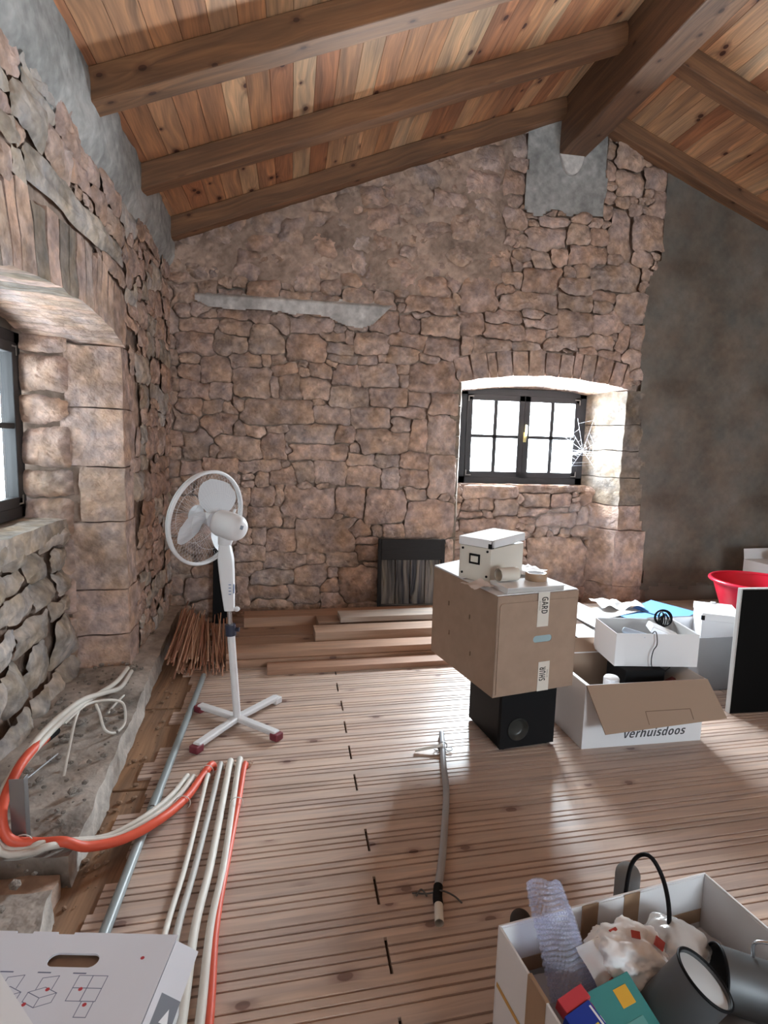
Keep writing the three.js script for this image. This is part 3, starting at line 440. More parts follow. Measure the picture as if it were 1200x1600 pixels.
// ---------------------------------------------------------------- pedestal fan
{
  const f = thing('pedestal_fan', 'white pedestal fan with a round grille and maroon feet', 'fan', [-0.26, 0, -2.87]);
  const tips = [[-0.209, -0.158], [-0.164, 0.257], [0.205, 0.183], [0.192, -0.219]];
  tips.forEach(([x, z], i) => {
    const a = Math.atan2(-z, x), L = Math.hypot(x, z), arm = at(rbox(L, 0.026, 0.042, 0.008), L / 2, 0.032, 0); arm.rotateY(a); const leg = mk(arm, T.white, 'leg', f);
    const cap = at(rbox(0.05, 0.036, 0.05, 0.007), L - 0.005, 0.019, 0); cap.rotateY(a); mk(cap, i === 3 ? T.white : T.darkRed, 'foot_cap', leg, i === 3 ? undefined : 'maroon foot cap');
  });
  mk(rod([0, 0.03, 0], [-0.03, 0.49, 0], 0.019, 20), T.white, 'pole', f);
  mk(merge([rod([-0.0295, 0.47, 0], [-0.032, 0.525, 0], 0.026, 20), rod([-0.02, 0.5, 0], [0.012, 0.5, 0.006], 0.011, 12)]), T.navy, 'collar', f, 'dark height collar');
  mk(rod([-0.032, 0.5, 0], [-0.04, 0.66, 0], 0.011, 16), T.chrome, 'inner_tube', f);
  // tapering control column, flatter front to back
  const col = defBox(4, 14, 4, (a, b, c) => { const w = lerp(0.040, 0.062, Math.sin(Math.min(b * 1.25, 1) * Math.PI * 0.5)) * (b > 0.75 ? lerp(1, 0.62, (b - 0.75) / 0.25) : 1), x = (a - 0.5) * 2, z = (c - 0.5) * 2, k = 1 / Math.max(1, Math.pow(Math.pow(Math.abs(x), 4) + Math.pow(Math.abs(z), 4), 0.25)); return [lerp(-0.036, -0.058, b) + x * k * w * 0.62, lerp(0.60, 0.955, b), z * k * w * 0.6]; });
  const column = mk(col, T.white, 'control_column', f);
  mk(merge([at(rbox(0.004, 0.045, 0.012, 0.001), -0.012, 0.715, 0.026), ...[0, 1, 2, 3].map((i) => at(rbox(0.012, 0.004, 0.002, 0.0005), -0.030, 0.69 + i * 0.016, 0.0375))]), std([0.12, 0.2, 0.38], 0.5), 'button_marks', column);
  mk(at(new THREE.SphereGeometry(0.013, 16, 12).scale(1.2, 1, 1), 0.0, 0.608, 0.012), T.white, 'knob', column);
  const dir = V(-Math.sin(0.9) * 0.985, 0.15, -Math.cos(0.9) * 0.985).normalize(), q = new THREE.Quaternion().setFromUnitVectors(V(0, 0, 1), dir);
  const M4 = new THREE.Matrix4().compose(V(-0.048, 1.03, 0.005), q, V(1, 1, 1)), put = onto(M4);
  const motor = put(new THREE.LatheGeometry([[0, -0.105], [0.03, -0.103], [0.05, -0.093], [0.062, -0.075], [0.066, -0.05], [0.067, 0.03], [0.062, 0.05], [0.045, 0.06], [0, 0.062]].map((p) => new THREE.Vector2(...p)), 32).rotateX(Math.PI / 2));
  const mo = mk(motor, T.white, 'motor_housing', f);
  mk(put(at(rbox(0.02, 0.02, 0.002, 0.001), 0.01, 0.01, -0.1045)), std([0.2, 0.24, 0.3], 0.5), 'rating_plate', mo);
  mk(rod([-0.058, 0.93, 0], [-0.05, 0.985, 0], 0.032, 16, 0.04), T.white, 'neck', f); mk(put(rod([0, 0.06, -0.02], [0, 0.085, -0.02], 0.006, 10)), T.white, 'oscillation_knob', mo);
  const GZ = 0.13, R = 0.236;
  mk(put(merge([at(new THREE.TorusGeometry(R, 0.009, 10, 72), 0, 0, GZ), at(new THREE.TorusGeometry(R, 0.004, 8, 72), 0, 0, GZ + 0.018)])), T.white, 'grille_rim', f);
  for (const s of [-1, 1]) {
    const wires = []; const prof = (t) => s < 0 ? [lerp(0.055, R, t), GZ - 0.075 * Math.pow(1 - t, 0.5) * (1 - t * 0.1)] : [lerp(0.05, R, t), GZ + 0.02 + 0.06 * Math.pow(1 - t, 0.5)];
    for (let i = 0; i < 64; i++) { const a = i / 64 * Math.PI * 2, pts = [0, 0.35, 0.7, 0.92, 1].map((t) => { const [r, z] = prof(t); return [r * Math.cos(a), r * Math.sin(a), z]; }); wires.push(tube(pts, 0.00045, 6, 3)); }
    for (const t of [0, 0.5]) { const [r, z] = prof(t); wires.push(at(new THREE.TorusGeometry(r, 0.0008, 5, 48), 0, 0, z)); }
    if (s > 0) wires.push(at(new THREE.CylinderGeometry(0.05, 0.05, 0.004, 32).rotateX(Math.PI / 2), 0, 0, GZ + 0.08));
    mk(put(merge(wires)), T.white, 'wire_guard', f);
  }
  const blade = (a0) => { const nu = 10, nv = 8, pos = [], idx = []; for (let i = 0; i <= nu; i++) for (let j = 0; j <= nv; j++) { const r = lerp(0.03, 0.2, i / nu), w = (0.065 + 0.135 * Math.sin(Math.min(1, i / nu * 1.15) * Math.PI * 0.62)) * (i / nu > 0.8 ? Math.sqrt(Math.max(0.02, 1 - Math.pow((i / nu - 0.8) / 0.2, 2) * 0.75)) : 1), k = (j / nv - 0.42) * w, th = a0 + k / Math.max(r, 0.07) * 0.95; pos.push(r * Math.cos(th), r * Math.sin(th), GZ - 0.01 - k * 0.42); } for (let i = 0; i < nu; i++) for (let j = 0; j < nv; j++) { const A = i * (nv + 1) + j, B = A + nv + 1; idx.push(A, B, B + 1, A, B + 1, A + 1); } const g = new THREE.BufferGeometry(); g.setAttribute('position', new THREE.Float32BufferAttribute(pos, 3)); g.setIndex(idx); g.computeVertexNormals(); return put(g); };
  const plastic = std([0.62, 0.63, 0.66], 0.4, { side: THREE.DoubleSide });
  for (const a of [1.45, 3.5, 5.6]) mk(blade(a), plastic, 'blade', f);
  mk(put(at(new THREE.CylinderGeometry(0.028, 0.036, 0.05, 24).rotateX(Math.PI / 2), 0, 0, GZ - 0.01)), T.white, 'hub', f);
}

// ---------------------------------------------------------------- timber on the floor along the gable wall
{
  const plank = (label, x0, x1, z0, z1, y0, y1, mat) => { const w = x1 - x0, d = z1 - z0, zc = (z0 + z1) / 2, xc = (x0 + x1) / 2; const g = boxUV(rbox(w, y1 - y0, d, 0.003), 0, 1, 1, rr(0, 9), rr(0, 9)); const m = mk(g.translate(0, (y1 - y0) / 2, 0), mat, 'timber_plank', scene); m.position.set(xc, y0, zc + SK * xc); m.rotation.y = Math.atan(-SK); tag(m, label, 'plank', 'planks stacked along the gable wall'); return m; };
  plank('thin front plank of the timber stack, flat on the floorboards', -0.14, 1.92, -3.60, -3.47, 0.001, 0.036, timber[1]);
  plank('lower reddish plank second from the front of the timber stack', -0.40, 1.93, -3.765, -3.61, 0.001, 0.052, timber[0]);
  plank('upper reddish plank with a sunlit top on the timber stack', -0.40, 1.90, -3.77, -3.625, 0.053, 0.095, timber[0]);
  plank('wide low plank in the middle of the timber stack', -0.38, 1.93, -4.02, -3.79, 0.001, 0.06, timber[3]);
  plank('squared pale plank on the wide low plank of the stack', 0.17, 1.9, -4.0, -3.84, 0.061, 0.135, timber[2]);
  plank('brown plank lying flat behind the squared pale plank', -0.36, 2.2, -4.24, -4.03, 0.001, 0.06, timber[3]);
  plank('brown plank at the back of the stack before the stones', -0.34, 1.6, -4.42, -4.245, 0.001, 0.13, timber[0]);
  plank('short bleached plank topping the timber stack below the wooden hatch', 0.36, 1.1, -4.2, -4.03, 0.136, 0.175, timber[4]);
  plank('brown plank carrying the back edge of the bleached plank', 0.2, 1.75, -4.23, -4.06, 0.061, 0.135, timber[3]);
  plank('broad pale board lying at the foot of the rendered wall', 2.45, 4.35, -4.42, -4.12, 0.05, 0.095, timber[4]);
  plank('brown batten under the broad pale board', 2.3, 4.3, -4.34, -4.22, 0.001, 0.049, timber[3]);
  plank('reddish plank end showing under the loose cardboard sheets', 1.9, 2.44, -4.42, -4.26, 0.001, 0.12, timber[1]);
}
{ // old wooden hatch leaning on the wall
  const h = thing('wooden_hatch', 'small weathered grey wooden hatch with a blackened top leaning on the stones', 'hatch', [0.985, 0.004, -4.535], -0.04);
  h.rotation.x = -0.06; const hw = std([0.21, 0.185, 0.165], 0.95, { map: greyWood, bumpMap: greyWood, bumpScale: 0.004 }), burnt = std([0.028, 0.027, 0.028], 0.95, { bumpMap: greyWood, bumpScale: 0.004 });
  for (let i = 0; i < 4; i++) mk(boxUV(at(rbox(0.118, 0.66, 0.022, 0.004), -0.195 + i * 0.124, 0.33, 0), 1, 1, 1, i * 1.3, i * 0.37), hw, 'board', h);
  mk(boxUV(at(rbox(0.50, 0.17, 0.02, 0.004), 0, 0.575, 0.022), 0), burnt, 'top_rail', h, 'blackened top rail');
  mk(boxUV(at(rbox(0.03, 0.66, 0.035, 0.004), -0.262, 0.33, 0.004), 1), burnt, 'edge_batten', h); mk(boxUV(at(rbox(0.03, 0.66, 0.035, 0.004), 0.262, 0.33, 0.004), 1), burnt, 'edge_batten', h);
  mk(boxUV(at(rbox(0.50, 0.05, 0.016, 0.004), 0, 0.1, 0.02), 0), hw, 'bottom_rail', h);
}
{ const b = thing('black_board', 'narrow black board leaning in the corner behind the fan', 'board', [-0.535, 0.006, -4.5]); b.rotation.x = -0.14; const br = mk(at(rbox(0.115, 0.6, 0.022, 0.004), 0, 0.3, 0), T.blackMatt, 'plank', b); mk(at(rbox(0.115, 0.03, 0.03, 0.003), 0, 0.58, 0), T.black, 'end_cleat', b); }
{ // bundle of reeds lying in the corner
  const r = thing('reed_bundle', 'loose bundle of dry reddish reeds lying between ledge and fan', 'reeds', [-0.6, 0, -3.9]);
  const mats = [[0.46, 0.23, 0.15], [0.54, 0.30, 0.20], [0.36, 0.17, 0.11], [0.62, 0.40, 0.28]].map((c) => std(c, 0.8));
  for (let i = 0; i < 90; i++) { const x = rr(-0.16, 0.2), y = 0.012 + rr(0, 0.07) * (1 - Math.abs(x) * 2.5), z0 = 0.42 + rr(-0.14, 0.1) - Math.abs(x - 0.05) * 0.3, L = rr(0.7, 0.95), sp = rr(-0.035, 0.035); const y2 = y + rr(0.0, 0.05); mk(rod([x + 0.02, Math.max(0.008, x < -0.1 ? y + 0.07 : y), z0], [x * 0.8 - 0.06 + sp, Math.max(0.012, x < -0.08 ? y2 + 0.08 : y2 + 0.01), z0 - L], rr(0.003, 0.006), 6), pick(mats), 'reed', r); }
}

// ---------------------------------------------------------------- long pipe, cables and conduits
{
  const p = thing('grey_pipe', 'long straight grey plastic pipe lying beside the ledge', 'pipe', [-0.52, 0.0175, -2.4]);
  mk(rod([0.01, 0, -1.06], [0, 0, 0.2], 0.016, 16), T.pvc, 'pipe', p); mk(rod([0, 0, 0.2], [-0.005, 0, 1.15], 0.0165, 16), T.pvc, 'pipe', p);
  mk(rod([0.001, 0, 0.12], [0, 0, 0.22], 0.0195, 16), T.pvc, 'coupling', p);
}
{
  const cable = (name, label, cat, group, pts, r, mat, ties = []) => { const g = mk(tube(pts, r, 90, 10), mat, name, scene); tag(g, label, cat, group); for (const [x, y, z, rt] of ties) mk(at(new THREE.TorusGeometry(rt, 0.0018, 6, 20), x, y, z), T.cableWhite, 'cable_tie', g); return g; };
  const G = 'cables coming out of the hole in the floor', tops = [-0.335, -0.292, -0.252, -0.212], ends = [-0.352, -0.318, -0.268, -0.222], bot = [-0.335, -0.300, -0.245, -0.20];
  tops.forEach((x, i) => { const r = [0.0095, 0.011, 0.0135, 0.0135][i], z0 = -2.47 + [0.1, 0.02, 0, -0.01][i]; cable('white_cable', ['thin yellowish cable, outermost beside the hose, from the floor hole', 'beige sleeved cable second from the hose at the floor hole', 'thick white cable in the middle of the floor bundle', 'thick white cable lying against the orange conduit on the floor'][i], 'cable', G, [[x, -0.03, z0 - 0.012], [x, 0.03, z0], [x - 0.002, 0.034, z0 + 0.05], [lerp(x, ends[i], 0.3), 0.016, z0 + 0.25], [ends[i] + 0.01, r + 0.002, -1.85], [ends[i], r + 0.002, -1.6], [bot[i] - 0.01, r + 0.002, -1.3], [bot[i], r + 0.002, -0.9]], r, [T.cableWhite, T.cableGrey, T.cableWhite, T.cableWhite][i]); });
  cable('orange_conduit', 'orange corrugated conduit running with the white cables on the floor', 'conduit', G, [[-0.186, -0.03, -2.47], [-0.186, 0.026, -2.45], [-0.19, 0.03, -2.4], [-0.195, 0.014, -2.2], [-0.203, 0.013, -1.9], [-0.208, 0.013, -1.6], [-0.188, 0.013, -1.3], [-0.18, 0.013, -0.9]], 0.0115, T.orange, [[-0.2, 0.02, -2.18, 0.024]]);
  const hose = [[-0.325, -0.03, -2.47], [-0.33, 0.03, -2.45], [-0.36, 0.03, -2.36], [-0.40, 0.03, -2.22], [-0.466, 0.05, -2.067], [-0.56, 0.058, -1.965], [-0.66, 0.085, -1.90], [-0.72, 0.135, -1.865], [-0.80, 0.135, -1.87], [-0.875, 0.17, -1.85], [-0.905, 0.25, -1.88], [-0.905, 0.315, -1.99], [-0.90, 0.33, -2.10], [-0.895, 0.318, -2.22]];
  const H = cable('orange_hose', 'orange conduit looping from the floor hole over the ledge', 'conduit', undefined, hose, 0.0165, T.orange, [[-0.41, 0.022, -2.2, 0.03], [-0.84, 0.14, -1.865, 0.03], [-0.345, 0.03, -2.4, 0.027]]);
  mk(tube([[-0.896, 0.32, -2.2], [-0.894, 0.314, -2.24], [-0.892, 0.308, -2.28]], 0.0185, 8, 12), T.blackMatt, 'end_sleeve', H, 'black end sleeve');
  for (const [k, lab] of [[0, 'white cable tied along the outer side of the orange loop'], [1, 'second white cable tied over the orange loop']]) {
    const o = k ? [-0.062, -0.004, -0.024] : [-0.035, -0.002, -0.012];
    cable('white_cable', lab, 'cable', undefined, [...hose.slice(2, 12).map(([x, y, z], i) => [x + (i > 5 ? 0.3 : 1) * o[0], Math.max(y + (i > 5 ? (k ? -0.016 : -0.022) : o[1]), 0.012) + (i > 3 && i < 7 ? 0.012 : 0), z + (i > 4 ? 0.032 - 0.018 * k : o[2])]), [-0.885 - k * 0.015, 0.335 + 0.012 * k, -2.2], [-0.88, 0.30 + 0.02 * k, -2.5], [-0.885 + 0.015 * k, 0.235, -2.77], [-0.89 + 0.02 * k, 0.17 - 0.03 * k, -3.05], [-0.90 + 0.02 * k, 0.125 + 0.02 * (1 - k), -3.3]], 0.0115, T.cableWhite);
  }
  cable('white_wire', 'thin white wire curling into a loop above the ledge', 'wire', undefined, [[-0.885, 0.30, -2.35], [-0.875, 0.29, -2.5], [-0.86, 0.27, -2.6], [-0.80, 0.25, -2.66], [-0.765, 0.20, -2.72], [-0.755, 0.12, -2.70], [-0.775, 0.113, -2.62], [-0.80, 0.16, -2.56], [-0.82, 0.24, -2.56], [-0.84, 0.27, -2.58]], 0.006, T.cableWhite);
  cable('white_wire', 'short white wire end hanging down to the ledge', 'wire', undefined, [[-0.88, 0.29, -2.5], [-0.872, 0.27, -2.42], [-0.868, 0.2, -2.34], [-0.866, 0.124, -2.27]], 0.006, T.cableWhite);
  cable('white_wire', 'loose offcut of white wire lying behind the wire loop', 'wire', undefined, [[-0.84, 0.118, -3.0], [-0.855, 0.12, -2.88], [-0.86, 0.118, -2.8]], 0.006, T.cableWhite);
  const chips = []; for (let i = 0; i < 90; i++) { const a = rr(0, 6.28), s = rr(0.003, 0.009); chips.push(new THREE.TetrahedronGeometry(s).rotateX(rr(0, 6)).rotateY(rr(0, 6)).translate(-0.26 + Math.cos(a) * rr(0.07, 0.105), 0.004 + rr(0, 0.012), -2.475 + Math.sin(a) * rr(0.012, 0.035))); }
  const c = mk(merge(chips), std([0.55, 0.42, 0.34], 0.9), 'wood_splinters', scene); c.userData = { kind: 'stuff', label: 'pale splinters round the cable hole in the floor', category: 'splinters' };
}
{ // bracket standing on the ledge
  const b = thing('steel_bracket', 'grey galvanised steel bracket standing on the ledge inside the hose loop', 'bracket', [-0.86, 0.115, -1.885]);
  mk(at(rbox(0.045, 0.235, 0.003, 0.001), 0, 0.1175, 0), T.steel, 'upright', b); mk(at(rbox(0.003, 0.235, 0.03, 0.001), 0.021, 0.1175, -0.013), T.steel, 'flange', b); mk(rod([0.01, 0.215, -0.01], [0.02, 0.165, -0.27], 0.004, 8), T.steel, 'arm', b);
}
{ // bent conduit offcut on the floor
  const p = thing('conduit_offcut', 'bent grey conduit offcut lying across the middle of the floor', 'conduit', [0.6, 0, -2.1]);
  mk(tube([[0.156, 0.0145, -0.538], [0.092, 0.0145, -0.26], [0.053, 0.0145, -0.073], [-0.005, 0.0145, 0.123], [-0.069, 0.0145, 0.319], [-0.118, 0.0145, 0.45]], 0.0135, 50, 14), std([0.36, 0.36, 0.38], 0.5), 'pipe', p);
  mk(tube([[-0.112, 0.0165, 0.435], [-0.126, 0.0165, 0.48], [-0.13, 0.0165, 0.51]], 0.0155, 6, 14), T.blackMatt, 'sleeve', p, 'black sleeve'); mk(tube([[-0.13, 0.0165, 0.51], [-0.137, 0.0165, 0.54], [-0.145, 0.016, 0.577]], 0.014, 6, 14), T.cableWhite, 'tip', p, 'white tip');
  mk(rod([-0.01, 0.011, -0.40], [0.125, 0.03, -0.40], 0.0075, 8), T.cableWhite, 'cross_rod', p);
  const loops = [[0.125, 0.02, -0.405, 0.023], [0.10, 0.012, -0.40, 0.016], [0.155, 0.012, -0.395, 0.016]].map(([x, y, z, r], i) => new THREE.TorusGeometry(r, 0.0025, 6, 20).rotateX(i ? 1.5 : 0).rotateY(i * 0.7 + 0.2).translate(x, y, z)); mk(merge(loops), T.steel, 'wire_tie', p);
  mk(merge([tube([[-0.2, 0.006, 0.44], [-0.15, 0.012, 0.455], [-0.11, 0.03, 0.47], [-0.07, 0.012, 0.475], [-0.05, 0.006, 0.50]], 0.003, 20, 5), tube([[-0.19, 0.006, 0.455], [-0.17, 0.016, 0.44], [-0.155, 0.006, 0.46]], 0.003, 12, 5)]), T.darkSteel, 'wire_tie', p);
}

// ---------------------------------------------------------------- subwoofer and the boxes on it
const cardboardWall = (w, h, t = 0.005) => rbox(w, h, t, 0.0015, 1);
{
  const th = 8 * Math.PI / 180, W = 0.295, Hh = 0.318, D = 0.34, cx = 0.993 + W / 2 * Math.cos(th) - D / 2 * Math.sin(th), cz = -2.462 - W / 2 * Math.sin(th) - D / 2 * Math.cos(th);
  const s = thing('subwoofer', 'black cube subwoofer under the big brown carton', 'speaker', [cx, 0, cz], th);
  const hole = new THREE.Shape(); hole.moveTo(-W / 2, 0.012); hole.lineTo(W / 2, 0.012); hole.lineTo(W / 2, 0.012 + Hh); hole.lineTo(-W / 2, 0.012 + Hh); hole.closePath(); const ph = new THREE.Path(); ph.absarc(-0.055, 0.105, 0.052, 0, Math.PI * 2, true); hole.holes.push(ph);
  mk(at(rbox(W, Hh, D - 0.02, 0.004), 0, 0.012 + Hh / 2, -0.01), T.black, 'cabinet', s);
  mk(new THREE.ExtrudeGeometry(hole, { depth: 0.02, bevelEnabled: false, curveSegments: 28 }).translate(0, 0, D / 2 - 0.0195), T.blackMatt, 'baffle', s);
  mk(new THREE.LatheGeometry([[0.052, 0.0], [0.057, 0.004], [0.052, 0.006], [0.042, -0.012], [0.03, -0.018], [0, -0.019]].map((p) => new THREE.Vector2(...p)), 36).rotateX(Math.PI / 2).translate(-0.055, 0.105, D / 2 + 0.001), std([0.03, 0.032, 0.03], 0.35), 'port', s);
  for (const [x, z] of [[-1, -1], [1, -1], [-1, 1], [1, 1]]) mk(at(new THREE.CylinderGeometry(0.016, 0.014, 0.013, 16), x * (W / 2 - 0.03), 0.0065, z * (D / 2 - 0.03)), T.blackMatt, 'foot', s);
}
const stripTex = (a, b) => canvasTex(128, 512, (x, w, h) => { x.fillStyle = '#d9d3ca'; x.fillRect(0, 0, w, h); x.save(); x.translate(w / 2, h * a[1]); x.rotate(b); x.fillStyle = '#2b2926'; x.font = 'bold 96px sans-serif'; x.textAlign = 'center'; x.textBaseline = 'middle'; x.fillText(a[0], 0, -12); x.font = '22px sans-serif'; x.fillStyle = '#6b6660'; x.fillText('SELF STORAGE', 0, 42); x.restore(); });
{
  const th = 12.5 * Math.PI / 180, w = 0.44, h = 0.465, d = 0.62, b = thing('cardboard_carton', 'large brown cardboard carton with white label tape on the subwoofer', 'carton', [1.045, 0.331, -2.69], th);
  mk(at(cardboardWall(w, h), 0, h / 2, d / 2 - 0.0025), T.card, 'front_panel', b); mk(at(cardboardWall(w, h), 0, h / 2, -d / 2 + 0.0025), T.card, 'back_panel', b);
  const sideShape = new THREE.Shape(); sideShape.moveTo(-d / 2, 0); sideShape.lineTo(d / 2, 0); sideShape.lineTo(d / 2, h); sideShape.lineTo(-d / 2, h); sideShape.closePath();
  for (const [u, v] of [[-0.13, 0.315], [0.08, 0.305], [-0.115, 0.165], [0.10, 0.13]]) { const o = new THREE.Path(); o.moveTo(u - 0.005, v - 0.011); o.lineTo(u + 0.005, v - 0.011); o.lineTo(u + 0.005, v + 0.011); o.lineTo(u - 0.005, v + 0.011); o.closePath(); sideShape.holes.push(o); }
  for (const s of [-1, 1]) mk(new THREE.ExtrudeGeometry(sideShape, { depth: 0.005, bevelEnabled: false }).rotateY(Math.PI / 2 * -1).translate(s * (w / 2 - 0.0025) + 0.0025, 0, 0), T.card, 'side_panel', b);
  mk(at(cardboardWall(w - 0.01, 0.005, d - 0.01), 0, 0.003, 0), T.card, 'bottom_panel', b);
  mk(at(cardboardWall(w - 0.004, 0.005, d * 0.5), 0, h + 0.003, d * 0.25 - 0.004), T.whiteCard, 'top_flap', b); mk(at(cardboardWall(w - 0.004, 0.005, d * 0.5), 0, h + 0.003, -d * 0.25 + 0.002), T.whiteCard, 'top_flap', b);  // brown carton: its top is coloured white to stand for the light on it
  const lf = cardboardWall(0.16, 0.005, 0.3); lf.translate(0.08, 0, 0).rotateZ(0.14).translate(-w / 2 - 0.004, h + 0.009, -d / 2 + 0.16); mk(lf, T.whiteCard, 'side_flap', b, 'raised side flap whitened as if lit');  // white here is light painted on, the board is brown
  const tuck = new THREE.Shape(); tuck.moveTo(-0.205, 0.0); tuck.lineTo(-0.205, 0.40); tuck.quadraticCurveTo(-0.205, 0.42, -0.185, 0.42); tuck.lineTo(0.215, 0.42); tuck.lineTo(0.215, 0); tuck.closePath(); const hp = new THREE.Path(); hp.absarc(-0.005, 0.24, 0.016, Math.PI / 2, Math.PI * 1.5, false); hp.absarc(0.065, 0.24, 0.016, -Math.PI / 2, Math.PI / 2, false); hp.closePath(); tuck.holes.push(hp);
  const tf = mk(new THREE.ExtrudeGeometry(tuck, { depth: 0.004, bevelEnabled: false }).translate(-0.002, 0.012, d / 2 + 0.0005), T.card, 'front_flap', b);
  mk(at(rbox(0.104, 0.034, 0.002, 0.0008), 0.028, 0.252, d / 2 + 0.0015), std([0.30, 0.42, 0.46], 0.6), 'hand_hole', tf, 'pale blue plate painted as light in the hand hole');  // pale blue colour stands for light showing in the hole
  const tg = at(new THREE.BoxGeometry(0.062, 0.16, 0.0012), 0.022, h - 0.075, d / 2 + 0.0056), tg2 = at(new THREE.BoxGeometry(0.062, 0.14, 0.0012), 0.045, 0.072, d / 2 + 0.0056);
  mk(tg, std(0xffffff, 0.5, { map: stripTex(['GARD', 0.38], Math.PI / 2) }), 'label_tape', b, 'white tape printed GARD'); mk(tg2, std(0xffffff, 0.5, { map: stripTex(['SHUR', 0.42], -Math.PI / 2) }), 'label_tape', b, 'white tape printed SHUR');
}
const TOP = 0.331 + 0.465 + 0.0065;
{
  const th = 38 * Math.PI / 180, w = 0.30, d = 0.18, h = 0.185, ex = [Math.cos(th), -Math.sin(th)], ed = [-Math.sin(th), -Math.cos(th)];
  const s = thing('storage_box', 'small white storage box with a lid on the big brown carton', 'box', [0.92 + ex[0] * w / 2 + ed[0] * d / 2 + 0.01, TOP + 0.001, -2.54 + ex[1] * w / 2 + ed[1] * d / 2], th);
  mk(at(rbox(w, h - 0.02, d, 0.003), 0, (h - 0.02) / 2, 0), T.cream, 'body', s);
  const lid = at(rbox(w + 0.008, 0.04, d + 0.008, 0.003), 0, 0, 0); lid.rotateZ(0.03).translate(0, h + 0.006, 0); const L = mk(lid, T.whiteSoft, 'lid', s);
  mk(at(rbox(0.006, 0.05, 0.06, 0.001), -w / 2 - 0.001, 0.105, 0.0), T.black, 'label_holder', s, 'black metal label holder'); mk(at(rbox(0.004, 0.03, 0.042, 0.001), -w / 2 - 0.003, 0.105, 0.0), T.cream, 'label_card', s);
  for (const e of [-1, 1]) for (const y of [0.03, 0.15]) mk(at(new THREE.CylinderGeometry(0.006, 0.006, 0.004, 12).rotateZ(Math.PI / 2), -w / 2 - 0.001, y, e * (d / 2 - 0.02)), T.black, 'rivet', s);
  mk(at(rbox(0.02, 0.042, 0.02, 0.001), -w / 2 + 0.006, h + 0.001, d / 2 - 0.006), T.black, 'corner_guard', L);
}
{
  const f = thing('folder_stack', 'white ring folder lying on the carton before the storage box', 'folder', [1.08, TOP + 0.001, -2.45], 0.17);
  mk(at(rbox(0.30, 0.003, 0.16, 0.001), 0, 0.0015, 0), T.whiteSoft, 'cover', f); mk(at(rbox(0.29, 0.02, 0.15, 0.002), 0, 0.0135, 0.0), T.greyCard, 'sheets', f, 'grey edge of the sheets'); mk(at(rbox(0.30, 0.003, 0.16, 0.001), 0, 0.026, 0), T.whiteSoft, 'cover', f); mk(at(rbox(0.003, 0.027, 0.16, 0.001), -0.15, 0.0135, 0), T.whiteSoft, 'spine', f);
  const ring = (ri, ro, w) => new THREE.LatheGeometry([[ri, -w / 2], [ro, -w / 2], [ro, w / 2], [ri, w / 2], [ri, -w / 2]].map((p) => new THREE.Vector2(...p)), 40);
  const t1 = mk(ring(0.026, 0.031, 0.10), T.cream, 'paper_tube', scene); t1.rotation.set(0, 0.25, Math.PI / 2); t1.position.set(0.99, TOP + 0.029 + 0.033, -2.475); tag(t1, 'short pale paper tube lying on the white folder', 'tube');
  const t2 = thing('tape_roll', 'brown packing tape roll lying beside the pale tube', 'tape', [1.14, TOP + 0.0295, -2.497]); mk(ring(0.036, 0.05, 0.034).translate(0, 0.017, 0), T.tape, 'tape', t2); mk(ring(0.033, 0.036, 0.036).translate(0, 0.018, 0), T.whiteSoft, 'core', t2);
  const crumple = (w, d, amp, n, o) => { const g = new THREE.PlaneGeometry(w, d, n, n).rotateX(-Math.PI / 2), p = g.attributes.position; for (let i = 0; i < p.count; i++) p.setY(i, 0.004 + amp * (0.55 + fbm(p.getX(i) * 16 + o, p.getZ(i) * 16, o, 3))); g.computeVertexNormals(); return g; };
  const pp = mk(crumple(0.16, 0.2, 0.03, 14, 3), std([0.78, 0.78, 0.8], 0.85, { side: THREE.DoubleSide }), 'crumpled_paper', scene); pp.position.set(1.19, TOP + 0.001, -2.775); pp.rotation.y = 0.4; tag(pp, 'crumpled white paper behind the storage box on the carton', 'paper');
  const tp = mk(crumple(0.11, 0.13, 0.02, 10, 8), std([0.68, 0.60, 0.57], 0.9, { side: THREE.DoubleSide }), 'tissue', scene); tp.position.set(0.85, TOP + 0.001, -2.475); tp.rotation.y = 0.2; tag(tp, 'pinkish tissue sticking out under the storage box', 'tissue');
}
{ const g = []; for (let i = 0; i < 5; i++) g.push(new THREE.TorusGeometry(0.035 + 0.006 * i, 0.005, 6, 22).rotateX(1.2 + 0.15 * i).rotateY(i * 0.8).translate(rr(-0.01, 0.01), 0.05 + rr(0, 0.03), rr(-0.01, 0.01))); const c = mk(merge(g), std([0.56, 0.47, 0.42], 0.9), 'cord_coil', scene); c.position.set(1.16, 0.13, -4.03); tag(c, 'small coil of pale cord on the planks beside the carton', 'cord'); }

